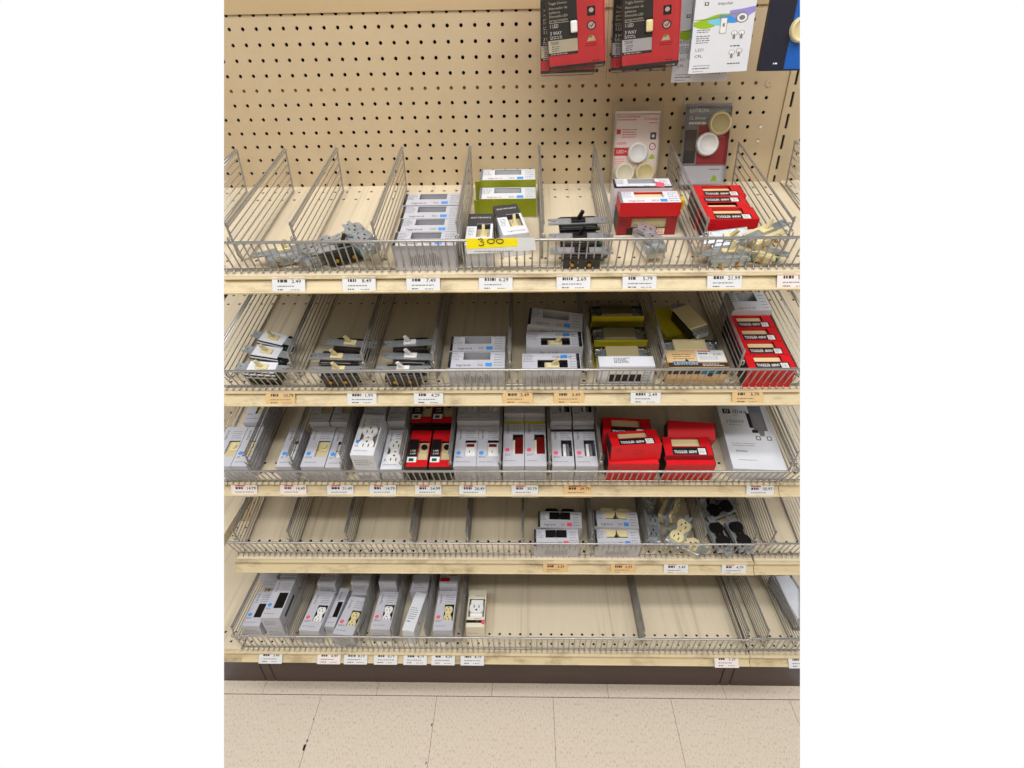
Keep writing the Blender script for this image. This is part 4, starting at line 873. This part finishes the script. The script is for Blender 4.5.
t = thing('hanging_pack', 'navy and royal blue pack with an ivory round knob, hanging by the upright', 'carded pack')
b = MB(); b.bev(-1.75, 2.3, 0, 8.8, -.6, 0, M['navy'], I4, .04, 1); z = T(0, 0, .001); b.box(-.22, 2.29, .1, 8.7, 0, .01, M['royal'], z); b.dashes(-.95, -.6, .35, .5, 1, M['whiteink'], z, hmax=.1); b.dashes(.6, 1.5, 1.2, 1.3, 1, M['whiteink'], z, z=.01); b.build('printed_card', t)
b = MB(); knob(b, .35, 2.25, .72, M['ivory'], .02); b.build('knob', t)
putw(t, 38.6, -6.0, -1.68, rx=90, ry=0)
for x, L, lb in ((24.6, 7.0, 'steel hook through the top of the red pack with cream swatch'), (29.3, 7.0, 'steel hook through the top of the red pack with white swatch'), (33.9, 7.0, 'steel hook through the top of the wave printed pack'), (38.6, 7.0, 'steel hook through the top of the navy pack')): hook(x, 6.75, L, lb)
# discs painted as light through open peg holes, and a real screw cap
for x, z, m, lb in ((40, -5.7, 'wplastic', 'painted light through an open peg hole, the higher of two near the upright'), (40, -6.72, 'wplastic', 'painted light through an open peg hole, the lower of two near the upright'), (40, -2.69, 'peg', 'round cream screw cap covering a peg hole near the upright')):
    b = MB(); b.cyl(0, 0, .11 if m != 'peg' else .3, -.02, .03, M[m], WALL, 16)
    if m == 'peg': b.cyl(0, 0, .05, .03, .035, M['ink2'], WALL, 8)
    o = b.build('peg_light_and_cap'); tag(o, lb, 'plug'); o.location = W(x, -.02, z)
# specks of dirt caught in the floor joints
for x, y, r, lb in ((.22, -21.2, .32, 'black dirt lump in the floor joint, largest one'), (.3, -20.6, .16, 'small black dirt speck beside the largest lump'), (.25, -18.6, .1, 'tiny dark speck in the joint above the large lump'), (12.2, -19.0, .16, 'dark speck in the middle floor joint near the kick plate'), (12.15, -22.4, .14, 'dark speck in the middle floor joint, farther from the kick plate')):
    b = MB(); P = [(r*random.uniform(.5, 1)*math.cos(a)*.55, r*random.uniform(.7, 1.2)*math.sin(a)) for a in [i*math.pi/5 for i in range(10)]]; b.prism(P, -.01, .05, M['dirt'], I4, .7); o = b.build('dirt_speck'); tag(o, lb, 'dirt'); o.location = W(x, y, ZF)

# ------------------------------------------------------------------ camera
PIT, YAW, ROL = .55245, -.02842, -.01826
cp, sp, cy, sy, cr, sr = math.cos(PIT), math.sin(PIT), math.cos(YAW), math.sin(YAW), math.cos(ROL), math.sin(ROL)
def cam_dir(x, u, f):
    y = cp*f-sp*u; z = -sp*f-cp*u
    return Vector((x*cy+y*sy, -x*sy+y*cy, z))
right, down, fwd = cam_dir(cr, -sr, 0), cam_dir(sr, cr, 0), cam_dir(0, 0, 1)
cd = bpy.data.cameras.new('camera'); cam = bpy.data.objects.new('camera', cd); C.objects.link(cam)
eye = W(21.5703, -47.3879, 0)
cam.matrix_world = Matrix(((right.x, -down.x, -fwd.x, eye.x), (right.y, -down.y, -fwd.y, eye.y), (right.z, -down.z, -fwd.z, eye.z), (0, 0, 0, 1)))
cd.sensor_width = 36; cd.sensor_fit = 'HORIZONTAL'; cd.lens = 548.98*36/1024; cd.clip_start = .02
bpy.context.scene.camera = cam

# ------------------------------------------------------------------ the stretch of aisle that is built
# Only the length of shelving seen in the photograph is built: it ends at two section planes.
ENDS = []
for px in (224, 800):
    a = fwd+right*((px-512)/548.98); n = a.cross(down).normalized()
    if n.dot(fwd) < 0: n = -n
    ENDS.append((eye.copy(), n))
bpy.context.view_layer.update()
def trim(o):
    mw = o.matrix_world; inv = mw.inverted(); me = o.data
    for p, n in ENDS:
        d = [(mw @ v.co-p).dot(n) for v in me.vertices]
        if not d or min(d) >= -1e-6: continue
        if max(d) <= 0: return False
        bm = bmesh.new(); bm.from_mesh(me)
        lp = inv @ p; ln = (mw.to_3x3().transposed() @ n).normalized()
        res = bmesh.ops.bisect_plane(bm, geom=bm.verts[:]+bm.edges[:]+bm.faces[:], plane_co=lp, plane_no=ln, clear_inner=True)
        ed = [e for e in res['geom_cut'] if isinstance(e, bmesh.types.BMEdge)]
        bmesh.ops.holes_fill(bm, edges=ed)
        nm = me.name; me = me.copy(); bm.to_mesh(me); bm.free(); o.data = me
    return True
for o in [o for o in bpy.data.objects if o.type == 'MESH' and o.name != 'floor_aisle']:
    if not trim(o): bpy.data.objects.remove(o)
for _ in range(2):
    for o in [o for o in bpy.data.objects if o.type == 'EMPTY' and not o.children]: bpy.data.objects.remove(o)

# ------------------------------------------------------------------ light
# unseen rest of the aisle overhead and opposite, added to block the white surroundings
mb = MB(); mb.box(-150, 190, -210, 3, 76, 77, mat('ceiling_tile', (225, 222, 214), .8)); o = struct(mb.build('ceiling_unseen')); o.location = W(0, 0, 0)
mb = MB(); mb.box(-150, 190, -93, -92, -57.1, 20, mat('facing_pegboard', (204, 188, 160), .6))
for z in (-48, -38, -28, -18, -8): mb.box(-150, 190, -92, -80, z-.8, z, M['rail'])
o = struct(mb.build('wall_opposite_unseen')); o.location = W(0, 0, 0)
sc = bpy.context.scene
w = bpy.data.worlds.new('store'); sc.world = w; w.use_nodes = True
# the surroundings: bright white up to the lens height, dim above it
wn = w.node_tree; bg = wn.nodes['Background']; bg.inputs[0].default_value = (1, 1, 1, 1)
tc = wn.nodes.new('ShaderNodeTexCoord'); sx = wn.nodes.new('ShaderNodeSeparateXYZ'); mr = wn.nodes.new('ShaderNodeMapRange')
mr.inputs['From Min'].default_value = .07; mr.inputs['From Max'].default_value = .14; mr.inputs['To Min'].default_value = 1.0; mr.inputs['To Max'].default_value = .12
wn.links.new(tc.outputs['Generated'], sx.inputs[0]); wn.links.new(sx.outputs['Z'], mr.inputs['Value']); wn.links.new(mr.outputs[0], bg.inputs[1])
def strip(x, y, z, lx, ly, e):
    l = bpy.data.lights.new('fluorescent_lamp', 'AREA'); l.shape = 'RECTANGLE'; l.size = lx*S; l.size_y = ly*S; l.energy = e; l.color = (1, .99, .98)
    o = bpy.data.objects.new('fluorescent_lamp', l); C.objects.link(o); o.location = W(x, y, z)
strip(18, -47, 74, 150, 12, 42)
strip(18, -82, 74, 150, 12, 58)
vs = sc.view_settings; vs.view_transform = 'Standard'; vs.look = 'None'; vs.exposure = 0; vs.gamma = 1; vs.use_curve_mapping = False
